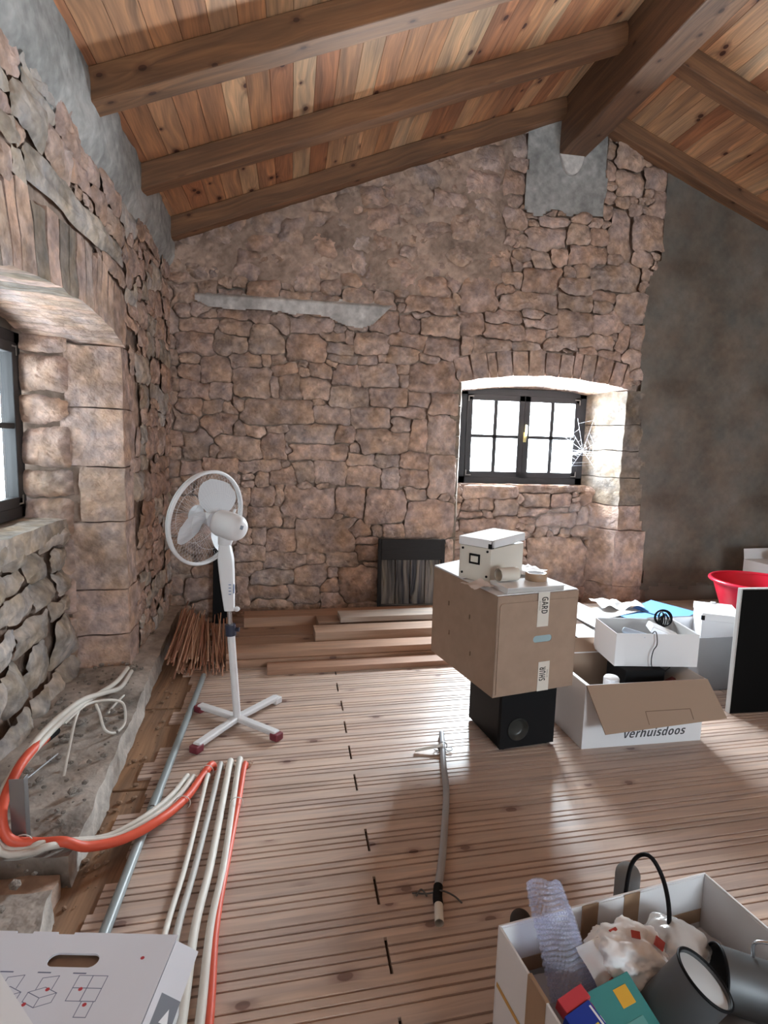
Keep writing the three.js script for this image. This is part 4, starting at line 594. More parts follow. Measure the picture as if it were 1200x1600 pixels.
// ---------------------------------------------------------------- cartons and electronics on the right
function openCarton(name, label, w, h, d, pos, turn, out, inn, t = 0.005) {
  const g = thing(name, label, 'carton', pos, turn);
  const lay = (gg, nm) => { const m = mk(gg, out, nm, g); return m; };
  lay(at(cardboardWall(w, h, t), 0, h / 2, d / 2 - t / 2), 'front_panel'); lay(at(cardboardWall(w, h, t), 0, h / 2, -d / 2 + t / 2), 'back_panel');
  for (const s of [-1, 1]) lay(at(rbox(t, h, d - 2 * t, 0.0015, 1), s * (w / 2 - t / 2), h / 2, 0), 'side_panel');
  lay(at(rbox(w - 2 * t, t, d - 2 * t, 0.0015, 1), 0, t / 2 + 0.001, 0), 'bottom_panel');
  if (inn) { mk(at(new THREE.BoxGeometry(w - 2 * t - 0.002, h - 0.01, 0.001), 0, h / 2, -d / 2 + t + 0.001), inn, 'lining', g); for (const s of [-1, 1]) mk(at(new THREE.BoxGeometry(0.001, h - 0.01, d - 2 * t - 0.004), s * (w / 2 - t - 0.001), h / 2, 0), inn, 'lining', g); }
  return g;
}
{
  const w = 0.655, h = 0.325, d = 0.42, th = 0.025, b = openCarton('moving_box', 'white moving box printed verhuisdoos with its flap folded down', w, h, d, [1.725, 0, -2.66], th, T.whiteCard, T.cardDark);
  const word = canvasTex(1024, 256, (x, W, H) => { x.fillStyle = '#e3e3e6'; x.fillRect(0, 0, W, H); x.fillStyle = '#46464a'; x.font = 'bold italic 150px sans-serif'; x.textAlign = 'center'; x.textBaseline = 'middle'; x.fillText('verhuisdoos', W / 2, H / 2); });
  mk(at(new THREE.PlaneGeometry(0.40, 0.10), 0.06, 0.062, d / 2 + 0.0008), std(0xffffff, 0.7, { map: word }), 'printed_word', b, 'dark grey word verhuisdoos');
  const fl = new THREE.Shape(); fl.moveTo(-w / 2, 0); fl.lineTo(w / 2, 0); fl.lineTo(w / 2 + 0.035, -0.19); fl.lineTo(-w / 2 + 0.035, -0.225); fl.closePath();
  const flap = mk(new THREE.ExtrudeGeometry(fl, { depth: 0.005, bevelEnabled: false }).rotateX(-0.62).translate(0, h, d / 2 + 0.002), T.cardDark, 'front_flap', b, 'brown inner side of the folded flap');
  const slot = [at(rbox(0.24, 0.003, 0.001, 0.0004), 0.06, -0.135, 0.0058), at(rbox(0.003, 0.06, 0.001, 0.0004), -0.06, -0.165, 0.0058), at(rbox(0.003, 0.05, 0.001, 0.0004), 0.18, -0.16, 0.0058)]; mk(merge(slot).rotateX(-0.62).translate(0, h, d / 2 + 0.002), std([0.16, 0.10, 0.07], 0.9), 'slot_line', flap);
  mk(at(cardboardWall(w, 0.09), 0, 0.045, 0).rotateX(-0.9).translate(0, h, -d / 2), T.cardDark, 'back_flap', b, 'brown raised back flap');
  mk(at(rbox(0.10, 0.005, d - 0.02, 0.001, 1), 0.05, 0, 0).rotateZ(-0.55).translate(-w / 2, h, 0), T.whiteCard, 'side_flap', b);
  mk(at(rbox(0.12, 0.005, d - 0.02, 0.001, 1), -0.06, 0, 0).rotateZ(0.75).translate(w / 2, h, 0), T.greyCard, 'side_flap', b);
  const inside = [['white_canister', 'white canister standing in the moving box', 'canister', new THREE.LatheGeometry([[0, 0], [0.036, 0], [0.038, 0.01], [0.038, 0.30], [0.032, 0.31], [0, 0.312]].map((p) => new THREE.Vector2(...p)), 28), T.whiteSoft, [1.60, 0.007, -2.55]]];
  for (const [n, l, c, g, m, p] of inside) { const o = mk(g, m, n, scene); o.position.set(...p); tag(o, l, c); }
  const k = mk(at(rbox(0.22, 0.325, 0.18, 0.006), 0, 0.1625, 0), T.blackMatt, 'black_case', scene); k.position.set(1.80, 0.007, -2.66); tag(k, 'black equipment case inside the moving box', 'case');
  const k2 = mk(at(rbox(0.12, 0.22, 0.03, 0.004), 0, 0.11, 0).rotateZ(0.4), std([0.10, 0.02, 0.025], 0.4), 'dark_red_box', scene); k2.position.set(2.0, 0.06, -2.58); tag(k2, 'dark red slim box leaning inside the moving box', 'box');
}
{
  const s = openCarton('small_open_box', 'small white open box of gadgets set across the moving box', 0.44, 0.175, 0.27, [1.895, 0.335, -2.74], -0.12, T.whiteSoft, T.greyCard, 0.004);
  const base = [1.895, 0.341, -2.74];
  const ro = thing('router', 'pale blue grey router standing askew in the small open box', 'router', [1.87, 0.395, -2.72], 0.5); ro.rotation.z = 0.75;
  mk(at(rbox(0.03, 0.17, 0.13, 0.006), 0, 0.06, 0), std([0.42, 0.50, 0.60], 0.4), 'case', ro); mk(at(rbox(0.004, 0.13, 0.10, 0.002), -0.016, 0.06, 0), T.navy, 'front', ro); for (let i = 0; i < 4; i++) mk(at(rbox(0.006, 0.012, 0.08, 0.001), -0.0165, 0.02 + i * 0.025, 0), T.whiteSoft, 'rib', ro);
  const ad = mk(at(rbox(0.16, 0.035, 0.09, 0.006), 0, 0.0175, 0), T.whiteSoft, 'adapter', scene); ad.position.set(1.965, 0.47, -2.70); ad.rotation.set(0.1, -0.3, -0.35); tag(ad, 'white flat adapter resting beside the router', 'adapter');
  const ball = []; for (let i = 0; i < 7; i++) ball.push(new THREE.TorusGeometry(0.032 + 0.002 * i, 0.0035, 6, 22).rotateY(i * 0.45).translate(rr(-0.01, 0.01), 0.045 + i * 0.003, rr(-0.01, 0.01))); const cb = mk(merge(ball), T.black, 'cable_knot', scene); cb.position.set(2.03, 0.475, -2.78); tag(cb, 'black cable knot sticking out of the small open box', 'cable');
  const wire = mk(tube([[1.86, 0.46, -2.66], [1.855, 0.522, -2.61], [1.858, 0.515, -2.592], [1.862, 0.46, -2.588], [1.845, 0.43, -2.588], [1.838, 0.38, -2.588], [1.85, 0.335, -2.588], [1.90, 0.315, -2.58], [1.95, 0.335, -2.59]], 0.0024, 60, 6), T.black, 'thin_wire', scene); tag(wire, 'thin black wire hanging down the small open box', 'wire');
  void s; void base;
}
{
  const d = thing('black_device', 'black device with a white paper on top behind the carton', 'electronics', [1.80, 0.001, -3.23], 0.05); mk(at(rbox(0.16, 0.31, 0.26, 0.006), 0, 0.155, 0), T.black, 'case', d); mk(at(rbox(0.17, 0.004, 0.27, 0.001), 0.0, 0.3125, 0), T.whiteSoft, 'top_sheet', d, 'white paper on top');
  const c = thing('white_player', 'flat white player on a black base holding a cable coil', 'electronics', [2.04, 0.001, -3.22], 0.03); mk(at(rbox(0.30, 0.17, 0.30, 0.006), 0, 0.085, 0), T.black, 'base', c); mk(at(rbox(0.29, 0.05, 0.29, 0.006), 0, 0.1955, 0), T.whiteSoft, 'case', c);
  const g = []; for (let i = 0; i < 6; i++) g.push(new THREE.TorusGeometry(0.05 + 0.004 * i, 0.0035, 6, 30).rotateX(Math.PI / 2 + rr(-0.12, 0.12)).scale(1.2, 1, 0.8).translate(rr(-0.008, 0.008), 0.012 + i * 0.003, rr(-0.008, 0.008))); g.push(tube([[-0.06, 0.01, 0], [0.0, 0.03, 0.02], [0.03, 0.06, -0.03], [-0.02, 0.07, -0.05]], 0.0045, 20, 6)); const k = mk(merge(g), T.black, 'cable_coil', scene); k.position.set(2.0, 0.2215, -3.2); tag(k, 'coiled black cable on the flat white player', 'cable');
}
{
  const u = openCarton('low_carton', 'low white carton under the loose cardboard sheets and blue folder', 0.86, 0.25, 0.42, [2.42, 0.001, -3.66], 0.02, T.whiteCard, T.greyCard);
  for (const s of [-1, 1]) mk(at(rbox(0.84, 0.004, 0.21, 0.001), 0, 0.252, s * 0.106), T.whiteCard, 'top_flap', u);
  const bf = thing('blue_folder', 'pale blue folder lying open behind the small open box', 'folder', [2.60, 0.262, -3.68], 0.42); mk(at(rbox(0.24, 0.004, 0.36, 0.001), -0.135, 0.004, 0), T.paleBlue, 'cover', bf); mk(at(rbox(0.24, 0.004, 0.36, 0.001), 0.13, 0, 0).rotateZ(0.12).translate(0, 0.004, 0), T.paleBlue, 'cover', bf);
  const sheet = (label, w, d, x, y, z, t, tilt, mat) => { const m = mk(at(rbox(w, 0.004, d, 0.001), 0, 0.002, 0), mat, 'cardboard_sheet', scene); m.position.set(x, y, z); m.rotation.set(tilt, t, 0.02); tag(m, label, 'cardboard', 'loose cardboard sheets'); return m; };
  sheet('pale cardboard sheet sloping down towards the coiled cable', 0.22, 0.52, 2.06, 0.285, -3.64, 0.25, 0.08, T.whiteCard); sheet('greyish cardboard sheet lying behind the sloping one', 0.42, 0.2, 2.3, 0.272, -3.76, 0.35, 0.05, T.greyCard);
  const cr = new THREE.PlaneGeometry(0.36, 0.2, 16, 10).rotateX(-Math.PI / 2), p = cr.attributes.position; for (let i = 0; i < p.count; i++) p.setY(i, 0.03 + 0.07 * fbm(p.getX(i) * 8, p.getZ(i) * 8, 2, 2)); cr.computeVertexNormals(); const wr = mk(cr, std([0.7, 0.69, 0.68], 0.9, { side: THREE.DoubleSide }), 'wrapping_paper', scene); wr.position.set(2.42, 0.27, -3.86); tag(wr, 'creased white wrapping paper at the foot of the window recess', 'paper');
}
{
  const pc = openCarton('shade_grey_carton', 'white carton coloured grey for shade, holding the lidded archive box', 0.66, 0.335, 0.42, [2.70, 0.001, -3.21], 0.03, std([0.24, 0.24, 0.255], 0.8), T.whiteSoft); void pc;  // white carton, the shade on its front is put into the colour
  const a = thing('archive_box', 'white lidded archive box standing inside the carton coloured grey for shade', 'box', [2.74, 0.008, -3.24], -0.5); mk(at(rbox(0.22, 0.40, 0.30, 0.004), 0, 0.2, 0), T.whiteSoft, 'body', a); const l = mk(at(rbox(0.228, 0.045, 0.308, 0.004), 0, 0.408, 0), T.whiteSoft, 'lid', a); mk(at(rbox(0.02, 0.03, 0.02, 0.002), -0.105, 0.40, 0.146), T.black, 'corner_guard', l); mk(at(rbox(0.03, 0.012, 0.02, 0.003), 0, 0.434, -0.14), T.whiteSoft, 'tab', l);
}
{
  const tv = thing('flat_screen', 'black flat screen with a thin edge painted pale as if lit standing on the floor', 'screen', [2.90, 0.001, -2.72], 0.0); mk(at(rbox(0.95, 0.715, 0.03, 0.004), 0, 0.3575, 0), T.greyCard, 'housing', tv, 'housing edge painted pale as if lit'); mk(at(rbox(0.944, 0.709, 0.006, 0.002), 0.002, 0.3555, 0.0145), ink([0.002, 0.002, 0.002], 0.6), 'screen', tv); mk(at(rbox(0.4, 0.3, 0.04, 0.01), 0, 0.3, -0.03), T.blackMatt, 'rear_hump', tv);  // light on the rim is put into the housing colour
}
{
  const c = thing('plain_carton', 'closed brown carton under the red washing-up basin', 'carton', [3.52, 0.001, -3.62], 0.05); mk(at(rbox(0.62, 0.27, 0.5, 0.004), 0, 0.135, 0), T.card, 'body', c); mk(at(rbox(0.06, 0.001, 0.5, 0.0004), 0, 0.2705, 0), T.tape, 'tape_strip', c);
  const b = thing('plastic_basin', 'red round plastic basin with a rolled rim', 'basin', [3.42, 0.2735, -3.66]);
  mk(new THREE.LatheGeometry([[0, 0], [0.20, 0], [0.235, 0.012], [0.29, 0.18], [0.31, 0.23], [0.305, 0.23], [0.284, 0.18], [0.22, 0.018], [0.195, 0.006], [0, 0.006]].map((p) => new THREE.Vector2(...p)), 64), T.red, 'bowl', b); mk(at(new THREE.TorusGeometry(0.318, 0.015, 12, 72).rotateX(Math.PI / 2).scale(1, 0.9, 1), 0, 0.23, 0), T.red, 'rim', b);
}
{
  const c = thing('printed_carton', 'white carton with orange print in the far corner', 'carton', [4.16, 0.097, -4.24], 0.1); mk(at(rbox(0.5, 0.43, 0.30, 0.004), 0, 0.215, 0), T.whiteCard, 'body', c); mk(at(cardboardWall(0.5, 0.09), 0, 0.045, 0).rotateX(-0.15).translate(0, 0.43, -0.146), T.whiteCard, 'back_flap', c);
  mk(at(rbox(0.11, 0.03, 0.001, 0.0003), -0.1, 0.33, 0.1512), std([0.60, 0.27, 0.10], 0.7), 'orange_print', c, 'blurred orange print');
  const fo = mk(new THREE.IcosahedronGeometry(0.075, 3), std([0.6, 0.66, 0.66], 0.25, { metalness: 0.5 }), 'foil_lump', scene); const p = fo.geometry.attributes.position; for (let i = 0; i < p.count; i++) { const k = 1 + 0.3 * fbm(p.getX(i) * 22, p.getY(i) * 22, p.getZ(i) * 22, 2); p.setXYZ(i, p.getX(i) * k * 1.2, p.getY(i) * k * 0.7, p.getZ(i) * k); } fo.geometry.computeVertexNormals(); fo.position.set(4.14, 0.575, -4.22); tag(fo, 'crumpled silvery foil on the printed white carton', 'foil');
}

// ---------------------------------------------------------------- carton in the near corner by the ledge
{
  const th = -0.155, w = 0.62, d = 0.46, h = 0.24, b = thing('instruction_carton', 'white carton printed with folding diagrams beside the cables', 'carton', [-0.605, 0.001, -1.15], th);
  const art = canvasTex(1024, 760, (x, W, H) => {
    x.fillStyle = '#d2d2da'; x.fillRect(0, 0, W, H); x.strokeStyle = '#5c6078'; x.lineWidth = 3; x.fillStyle = '#b03038';
    const iso = (cx, cy, s, k) => { x.beginPath(); x.moveTo(cx - s, cy); x.lineTo(cx, cy - s * 0.4); x.lineTo(cx + s, cy); x.lineTo(cx, cy + s * 0.4); x.closePath(); x.moveTo(cx - s, cy); x.lineTo(cx - s, cy + s * 0.7); x.lineTo(cx, cy + s * 1.1); x.lineTo(cx + s, cy + s * 0.7); x.lineTo(cx + s, cy); x.moveTo(cx, cy + s * 0.4); x.lineTo(cx, cy + s * 1.1); if (k) { x.moveTo(cx - s * 0.6, cy - s * 0.2); x.lineTo(cx - s * 0.6, cy - s * 1.1); x.lineTo(cx + s * 0.5, cy - s * 1.3); x.lineTo(cx + s * 0.5, cy - s * 0.25); } x.stroke(); };
    x.translate(40, -130); x.scale(0.82, 0.82); iso(560, 470, 62, 1); iso(716, 470, 62, 1); for (const [X, Y, A, B] of [[835, 385, 62, 60], [897, 385, 66, 60], [835, 445, 62, 60], [897, 445, 66, 60], [905, 505, 52, 70]]) x.strokeRect(X, Y, A, B); for (const X of [470, 640, 800]) { x.fillStyle = '#5c6078'; x.fillRect(X, 372, 60, 6); }
    for (const [X, Y] of [[500, 470], [668, 525], [730, 455], [872, 450], [925, 520], [1080, 290]]) { x.fillStyle = '#b03038'; x.beginPath(); x.arc(X, Y, 9, 0, 7); x.fill(); }
  });
  const sh = new THREE.Shape(); sh.moveTo(-w / 2, -d / 2); sh.lineTo(w / 2, -d / 2); sh.lineTo(w / 2, d / 2); for (const [a, c] of [[0.06, 0.02], [-0.04, -0.08]]) { sh.lineTo(a, d / 2); sh.lineTo(a, d / 2 - 0.006); sh.lineTo(c, d / 2 - 0.006); sh.lineTo(c, d / 2); } sh.lineTo(-w / 2, d / 2); sh.closePath();
  const hp = new THREE.Path(), hx = 0.095, hy = d / 2 - 0.075; hp.absarc(hx - 0.04, hy, 0.018, Math.PI / 2, Math.PI * 1.5, false); hp.absarc(hx + 0.04, hy, 0.018, -Math.PI / 2, Math.PI / 2, false); hp.closePath(); sh.holes.push(hp);
  const tg = new THREE.ExtrudeGeometry(sh, { depth: 0.005, bevelEnabled: false }), uv = tg.attributes.uv, tp = tg.attributes.position; for (let i = 0; i < uv.count; i++) uv.setXY(i, tp.getX(i) / w + 0.5, tp.getY(i) / d + 0.5); tg.rotateX(-Math.PI / 2).translate(0, h, 0);
  const top = mk(tg, std(0xffffff, 0.65, { map: art }), 'top_panel', b, 'white top panel with folding diagrams and hand hole');
  mk(at(rbox(w - 0.01, 0.004, d - 0.01, 0.001), 0, h - 0.012, 0), T.card, 'inner_flap', b); mk(at(rbox(0.1, 0.002, 0.003, 0.0005), hx, h - 0.0095, -hy + 0.003), T.cardDark, 'fold_line', top);
  mk(at(rbox(w, h - 0.016, 0.005, 0.001), 0, (h - 0.016) / 2, d / 2 - 0.003), T.whiteCard, 'front_panel', b); mk(at(rbox(w, h - 0.016, 0.005, 0.001), 0, (h - 0.016) / 2, -d / 2 + 0.003), T.whiteCard, 'back_panel', b); for (const s of [-1, 1]) mk(at(rbox(0.005, h - 0.016, d - 0.012, 0.001), s * (w / 2 - 0.003), (h - 0.016) / 2, 0), T.whiteCard, 'side_panel', b);
  const arrows = canvasTex(128, 512, (x, W, H) => { x.fillStyle = '#d2d2da'; x.fillRect(0, 0, W, H); x.fillStyle = '#6d707a'; x.fillRect(30, 150, 98, 150); x.fillRect(30, 360, 98, 120); x.fillStyle = '#e6e6ea'; for (const Y of [180, 240]) { x.beginPath(); x.moveTo(64, Y + 40); x.lineTo(90, Y); x.lineTo(108, Y + 40); x.fill(); } });
  mk(new THREE.BoxGeometry(0.06, 0.004, d - 0.03).translate(0.03, 0, 0).rotateZ(-0.5).translate(w / 2 + 0.001, h + 0.002, 0.0), std(0xffffff, 0.65, { map: arrows }), 'side_flap', b, 'white side flap with grey arrow boxes');
  const fp = new THREE.Shape(); [[-0.71, -1.35], [-0.47, -1.09], [-0.60, -0.95], [-0.86, -1.2]].forEach(([X, Z], i) => { const dx = X + 0.605, dz = Z + 1.15, lx = dx * Math.cos(th) - dz * Math.sin(th), lz = dx * Math.sin(th) + dz * Math.cos(th); i ? fp.lineTo(lx, -lz) : fp.moveTo(lx, -lz); });
  mk(new THREE.ExtrudeGeometry(fp, { depth: 0.004, bevelEnabled: false }).rotateX(-Math.PI / 2).translate(0, h + 0.012, 0), T.whiteCard, 'loose_flap', b, 'plain white flap across the corner');
}

// ---------------------------------------------------------------- open carton of odds and ends
{
  const th = 0.15, w = 0.64, h = 0.30, d = 0.50, C = [0.86, 0.001, -1.0];
  const b = openCarton('odds_carton', 'open white carton of odds and ends patched with brown tape', w, h, d, C, th, T.whiteCard, T.whiteSoft, 0.006);
  const strip = (g) => mk(g, T.tape, 'tape_strip', b); const zb = -d / 2 + 0.0085;
  strip(at(rbox(0.05, 0.2, 0.001, 0.0004), -0.06, h - 0.1, zb)); strip(at(rbox(0.05, 0.2, 0.001, 0.0004), 0.07, h - 0.1, zb)); strip(at(rbox(0.62, 0.04, 0.001, 0.0004), 0.0, h - 0.12, zb + 0.001));
  for (const z of [-0.08, 0.09]) { strip(at(rbox(0.001, 0.2, 0.07, 0.0004), -w / 2 + 0.0085, h - 0.1, z)); strip(at(rbox(0.001, 0.26, 0.07, 0.0004), -w / 2 - 0.0008, h - 0.13, z)); strip(at(rbox(0.009, 0.001, 0.07, 0.0004), -w / 2 + 0.004, h + 0.0008, z)); }
  strip(at(rbox(0.001, 0.04, 0.2, 0.0004), -w / 2 + 0.009, h - 0.13, -0.14));
  mk(at(rbox(0.001, 0.012, d - 0.02, 0.0004), -w / 2 - 0.001, h - 0.15, 0).rotateX(0.0), std([0.60, 0.34, 0.10], 0.6), 'printed_stripe', b, 'thin orange stripe');
  const slit = mk(at(rbox(0.002, 0.07, 0.10, 0.0008), w / 2 - 0.0095, h - 0.09, 0.06), T.cardDark, 'hand_hole', b); slit.rotation.x = 0;
  const cT = Math.cos(th), sT = Math.sin(th), L = (x, y, z) => [C[0] + x * cT + z * sT, C[1] + y, C[2] - x * sT + z * cT];
  const fillG = []; const fillers = [['paper_wad', 'wad of grey packing paper in the bottom of the open carton', 0.0, 0.0, 0.56, 0.42, 0.17]]; for (const [n, l, x, z, W, D2, H2] of fillers) { const g = new THREE.BoxGeometry(W, H2, D2, 18, 3, 14), p = g.attributes.position; for (let i = 0; i < p.count; i++) if (p.getY(i) > 0.0) p.setY(i, p.getY(i) + 0.04 * fbm(p.getX(i) * 9, p.getZ(i) * 9, 3, 3)); g.computeVertexNormals(); const o = mk(g.translate(0, H2 / 2, 0), std([0.36, 0.35, 0.36], 0.9), n, scene); o.position.set(...L(x, 0.008, z)); o.rotation.y = th; tag(o, l, 'paper'); } void fillG;
  const can = (label, base, dir, r, len, closed) => { const o = thing('metal_can', label, 'can', base); o.quaternion.setFromUnitVectors(V(0, 1, 0), V(...dir).normalize()); mk(new THREE.LatheGeometry([[0, 0], [r, 0], [r, len], [r - 0.003, len], [r - 0.003, 0.006], [0, 0.006]].map((p) => new THREE.Vector2(...p)), 44), T.darkSteel, 'body', o); mk(new THREE.TorusGeometry(r, 0.0035, 8, 48).rotateX(Math.PI / 2).translate(0, len, 0), T.black, 'rim', o); mk(new THREE.TorusGeometry(r, 0.003, 8, 48).rotateX(Math.PI / 2).translate(0, 0.004, 0), T.black, 'base_rim', o); if (closed) mk(new THREE.CylinderGeometry(r - 0.004, r - 0.004, 0.004, 40).translate(0, len - 0.01, 0), std([0.52, 0.53, 0.54], 0.6), 'lid', o, 'pale lid'); return o; };
  can('grey metal can with a pale lid tilted in the open carton', [0.81, 0.189, -1.01], [0.478, 0.857, 0.191], 0.062, 0.165, true);
  const c2 = can('empty grey metal can with a bail handle lying in the carton', [1.135, 0.219, -0.999], [-0.926, 0.188, -0.329], 0.063, 0.165, false); mk(tube([[0.062, 0.09, 0], [0.10, 0.10, 0.02], [0.115, 0.06, 0.04], [0.11, 0.02, 0.06]], 0.004, 24, 8), T.chrome, 'handle', c2);
  const tb = thing('teal_box', 'flat teal box with a yellow sticker in the open carton', 'box', [0.70, 0.215, -0.965], 0.25); tb.rotation.x = 0.42; mk(at(rbox(0.17, 0.03, 0.19, 0.002), 0, 0.015, 0), T.teal, 'body', tb); mk(at(rbox(0.035, 0.001, 0.035, 0.0003), 0.045, 0.0305, -0.06), std([0.75, 0.42, 0.05], 0.5), 'sticker', tb, 'yellow sticker'); for (let i = 0; i < 3; i++) mk(at(rbox(0.14 - 0.03 * i, 0.001, 0.02, 0.0003), -0.01, 0.0305, -0.01 + 0.035 * i), std([0.13, 0.38, 0.38], 0.4), 'pale_band', tb);
  const bb = thing('blue_box', 'small blue and red striped box at the carton edge', 'box', [0.625, 0.235, -0.955], 0.35); bb.rotation.x = 0.25; mk(at(rbox(0.07, 0.035, 0.11, 0.002), 0, 0.0175, 0), std([0.01, 0.04, 0.34], 0.4), 'body', bb);
  const face = canvasTex(256, 256, (x, W, H) => { x.fillStyle = '#123a9c'; x.fillRect(0, 0, W, H); x.fillStyle = '#e8d24a'; x.fillRect(150, 90, 60, 80); x.save(); x.translate(40, 128); x.rotate(-Math.PI / 2); x.font = 'bold 60px sans-serif'; x.textAlign = 'center'; x.fillText('20', 0, 15); x.restore(); x.fillStyle = '#f0f0f4'; x.fillRect(226, 20, 18, 216); });
  mk(at(new THREE.PlaneGeometry(0.068, 0.108).rotateX(-Math.PI / 2), 0, 0.0355, 0), std(0xffffff, 0.4, { map: face }), 'printed_face', bb); for (let i = 0; i < 4; i++) mk(at(rbox(0.002, 0.032, 0.014, 0.0004), 0.0355, 0.0175, -0.042 + i * 0.026), i % 2 ? T.whiteSoft : std([0.55, 0.02, 0.04], 0.4), 'side_stripe', bb); mk(at(rbox(0.07, 0.03, 0.03, 0.002), 0.01, 0.018, -0.071), std([0.55, 0.05, 0.07], 0.4), 'red_end', bb);
  { // plastic carrier bag, crumpled
    const g0 = new THREE.IcosahedronGeometry(1, 14); g0.deleteAttribute('uv'); g0.deleteAttribute('normal'); const g = mergeVertices(g0), p = g.attributes.position; for (let i = 0; i < p.count; i++) { const x = p.getX(i), y = p.getY(i), z = p.getZ(i), k = 1 + 0.4 * fbm(x * 1.6 + 3, y * 1.6, z * 1.6, 2) + 0.2 * Math.abs(N3(x * 3.5, y * 3.5, z * 3.5)) + 0.14 * Math.abs(N3(x * 8, y * 8, z * 8)); p.setXYZ(i, x * k * 0.085, y * k * 0.055, z * k * 0.07); } g.computeVertexNormals();
    const o = mk(g, std([0.86, 0.86, 0.88], 0.45), 'plastic_bag', scene); o.position.set(0.80, 0.262, -1.12); tag(o, 'crumpled white plastic bag with red print in the carton', 'bag');
    for (const [x, y, z, s, ry] of [[-0.03, 0.052, -0.01, 0.022, 0.3], [0.01, 0.062, 0.012, 0.02, -0.4], [0.06, 0.05, 0.03, 0.028, 0.8]]) mk(rbox(s, 0.004, s * 0.8, 0.001).rotateX(0.4).rotateY(ry).translate(x, y, z), std([0.42, 0.05, 0.04], 0.5), 'red_print', o);
    const st = mk(rbox(0.016, 0.002, 0.15, 0.0005).rotateY(0.55).rotateX(0.15), std([0.33, 0.03, 0.03], 0.5), 'red_strip', scene); st.position.set(0.735, 0.262, -1.055); tag(st, 'narrow red printed strip lying on the bubble wrap', 'strip');
  }
  { // bubble wrap: a folded sheet with raised bubbles
    const o = thing('bubble_wrap', 'folded clear bubble wrap sticking up out of the open carton', 'bubble wrap', [0.63, 0.12, -1.13]);
    const S = (u, v) => { const a = (u - 0.5) * 2.3, r = lerp(0.075, 0.05, v); return [Math.sin(a) * r + lerp(0.06, -0.035, v), lerp(0, 0.345, v) - 0.03 * Math.pow(u - 0.4, 2) * 4 * v, Math.cos(a) * r * 0.8 - 0.05 * v + 0.015 * N3(u * 4, v * 4)]; };
    const nu = 20, nv = 28, pos = [], idx = []; for (let i = 0; i <= nu; i++) for (let j = 0; j <= nv; j++) pos.push(...S(i / nu, j / nv)); for (let i = 0; i < nu; i++) for (let j = 0; j < nv; j++) { const A = i * (nv + 1) + j, B = A + nv + 1; idx.push(A, B, B + 1, A, B + 1, A + 1); } const g = new THREE.BufferGeometry(); g.setAttribute('position', new THREE.Float32BufferAttribute(pos, 3)); g.setIndex(idx); g.computeVertexNormals(); mk(g, T.bubble, 'film', o);
    const dots = []; for (let i = 0; i < 16; i++) for (let j = 0; j < 30; j++) { const q = S((i + 0.5 + (j % 2) * 0.5) / 16.5, (j + 0.5) / 30); dots.push(new THREE.SphereGeometry(0.0052, 7, 5).scale(1, 1, 0.7).translate(q[0], q[1], q[2] + 0.001)); } const bd = mk(merge(dots), T.bubble, 'bubbles', o); bd.userData.kind = 'stuff';
    const g2 = new THREE.PlaneGeometry(0.14, 0.16, 12, 12), p2 = g2.attributes.position; for (let i = 0; i < p2.count; i++) p2.setZ(i, 0.02 * fbm(p2.getX(i) * 14, p2.getY(i) * 14, 1, 2)); g2.computeVertexNormals(); mk(g2.rotateX(-1.0).rotateY(0.3).translate(0.12, 0.14, 0.06), T.film, 'loose_end', o);
  }
  { const g0 = new THREE.IcosahedronGeometry(0.07, 10); g0.deleteAttribute('uv'); g0.deleteAttribute('normal'); const g = mergeVertices(g0), p = g.attributes.position; for (let i = 0; i < p.count; i++) { const k = 1 + 0.45 * Math.abs(fbm(p.getX(i) * 22, p.getY(i) * 22, p.getZ(i) * 22, 2)); p.setXYZ(i, p.getX(i) * k, p.getY(i) * k * 0.7, p.getZ(i) * k); } g.computeVertexNormals(); const o = mk(g, T.film, 'clear_bag', scene); o.position.set(0.935, 0.255, -1.13); tag(o, 'scrunched clear plastic bag behind the metal cans', 'bag'); }
  tag(mk(tube([[0.905, 0.2, -1.30], [0.915, 0.345, -1.295], [0.936, 0.398, -1.26], [0.955, 0.36, -1.22], [0.935, 0.31, -1.16], [0.88, 0.27, -1.10], [0.83, 0.25, -1.06]], 0.0055, 50, 8), T.black, 'black_cable', scene), 'black cable arching over the rim of the open carton', 'cable');
  tag(mk(new THREE.CapsuleGeometry(0.034, 0.20, 8, 24).translate(0, 0.135, 0), T.fabricGrey, 'grey_bottle', scene), 'grey rounded bottle standing behind the open carton', 'bottle').position.set(0.97, 0.001, -1.385);
  tag(mk(new THREE.CapsuleGeometry(0.028, 0.16, 8, 24).translate(0, 0.109, 0), std([0.03, 0.022, 0.02], 0.7), 'dark_bottle', scene), 'dark brown rounded bottle behind the bubble wrap corner', 'bottle').position.set(0.62, 0.001, -1.32);
}

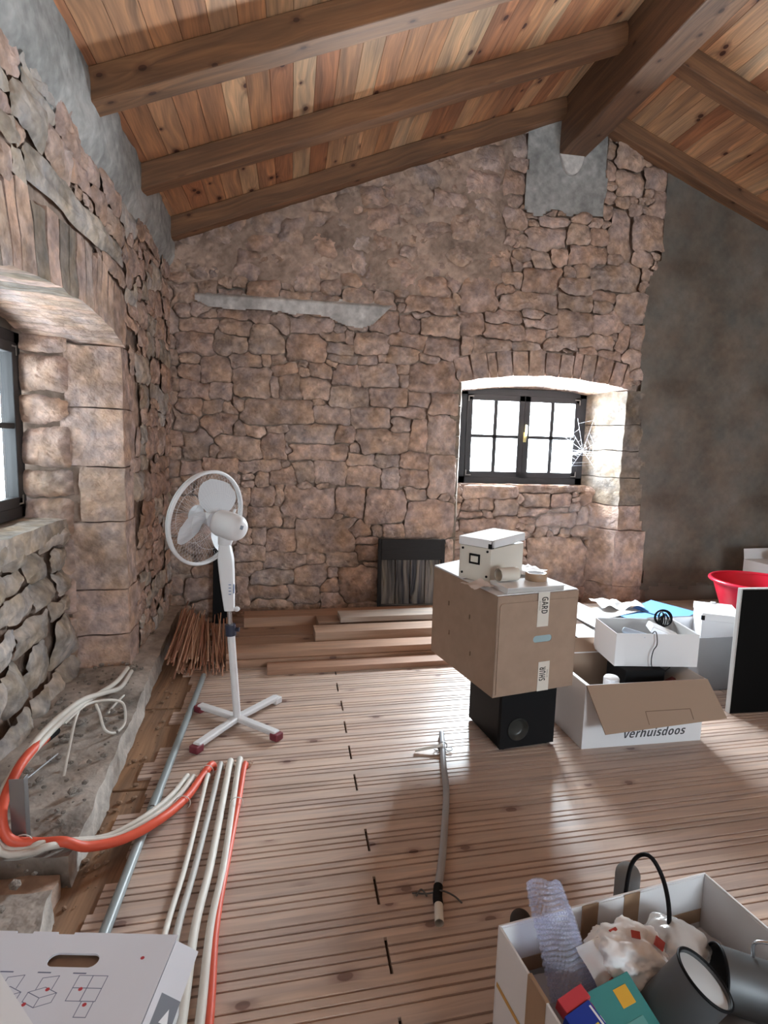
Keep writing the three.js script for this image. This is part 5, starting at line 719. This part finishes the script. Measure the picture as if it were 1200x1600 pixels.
// ---------------------------------------------------------------- cobwebs in the window recess
{
  const c = thing('cobweb', 'dusty cobweb strands across the lit side of the window', 'cobweb', [2.5, 1.45, -4.9]); const g = [], hub = [0.1, -0.03, 0.02];
  const ends = [[-0.12, -0.02, -0.06], [-0.06, 0.1, -0.06], [-0.02, 0.2, -0.05], [0.06, 0.26, -0.04], [0.2, 0.3, 0.02], [0.26, 0.1, 0.1], [0.25, -0.05, 0.1], [0.2, -0.18, 0.06], [0.02, -0.2, -0.05], [-0.1, -0.14, -0.06]];
  for (const e of ends) g.push(rod(hub, e, 0.0011, 4)); for (let k = 1; k < 6; k++) for (let i = 0; i + 1 < ends.length; i++) { const t = k / 6, a = ends[i].map((v, j) => lerp(hub[j], v, t)), b = ends[i + 1].map((v, j) => lerp(hub[j], v, t)); if (rnd() < 0.75) g.push(rod(a, b, 0.0008, 3)); }
  for (let i = 0; i < 26; i++) { const t = rr(0, 1), a = [lerp(-0.2, 0.26, t), lerp(-0.03, -0.07, t) + rr(-0.015, 0.015), lerp(-0.06, 0.1, t)]; g.push(rod(a, [a[0] + rr(0.05, 0.12), a[1] + rr(-0.02, 0.01), a[2] + 0.02], rr(0.0008, 0.0018), 4)); }
  mk(merge(g), T.thread, 'strand', c);
  const s = thing('cobweb', 'sagging cobweb sheet low in the window recess', 'cobweb', [2.5, 0.76, -4.82]), P = (u, v) => [lerp(-0.42, 0.36, u), lerp(0.0, 0.13 * Math.sin(Math.PI * u * 0.9) + 0.06 * u, v) - 0.09 * Math.sin(Math.PI * u) * (1 - v), lerp(0.0, -0.09, v)], pos = [], idx = []; for (let i = 0; i <= 20; i++) for (let j = 0; j <= 8; j++) pos.push(...P(i / 20, j / 8)); for (let i = 0; i < 20; i++) for (let j = 0; j < 8; j++) { const A = i * 9 + j, B = A + 9; idx.push(A, B, B + 1, A, B + 1, A + 1); } const sg = new THREE.BufferGeometry(); sg.setAttribute('position', new THREE.Float32BufferAttribute(pos, 3)); sg.setIndex(idx); sg.computeVertexNormals(); mk(sg, T.web, 'sheet', s);
}

scene.traverse((o) => { if (o.isMesh) { o.castShadow = true; o.receiveShadow = true; } });
renderer.render(scene, camera);
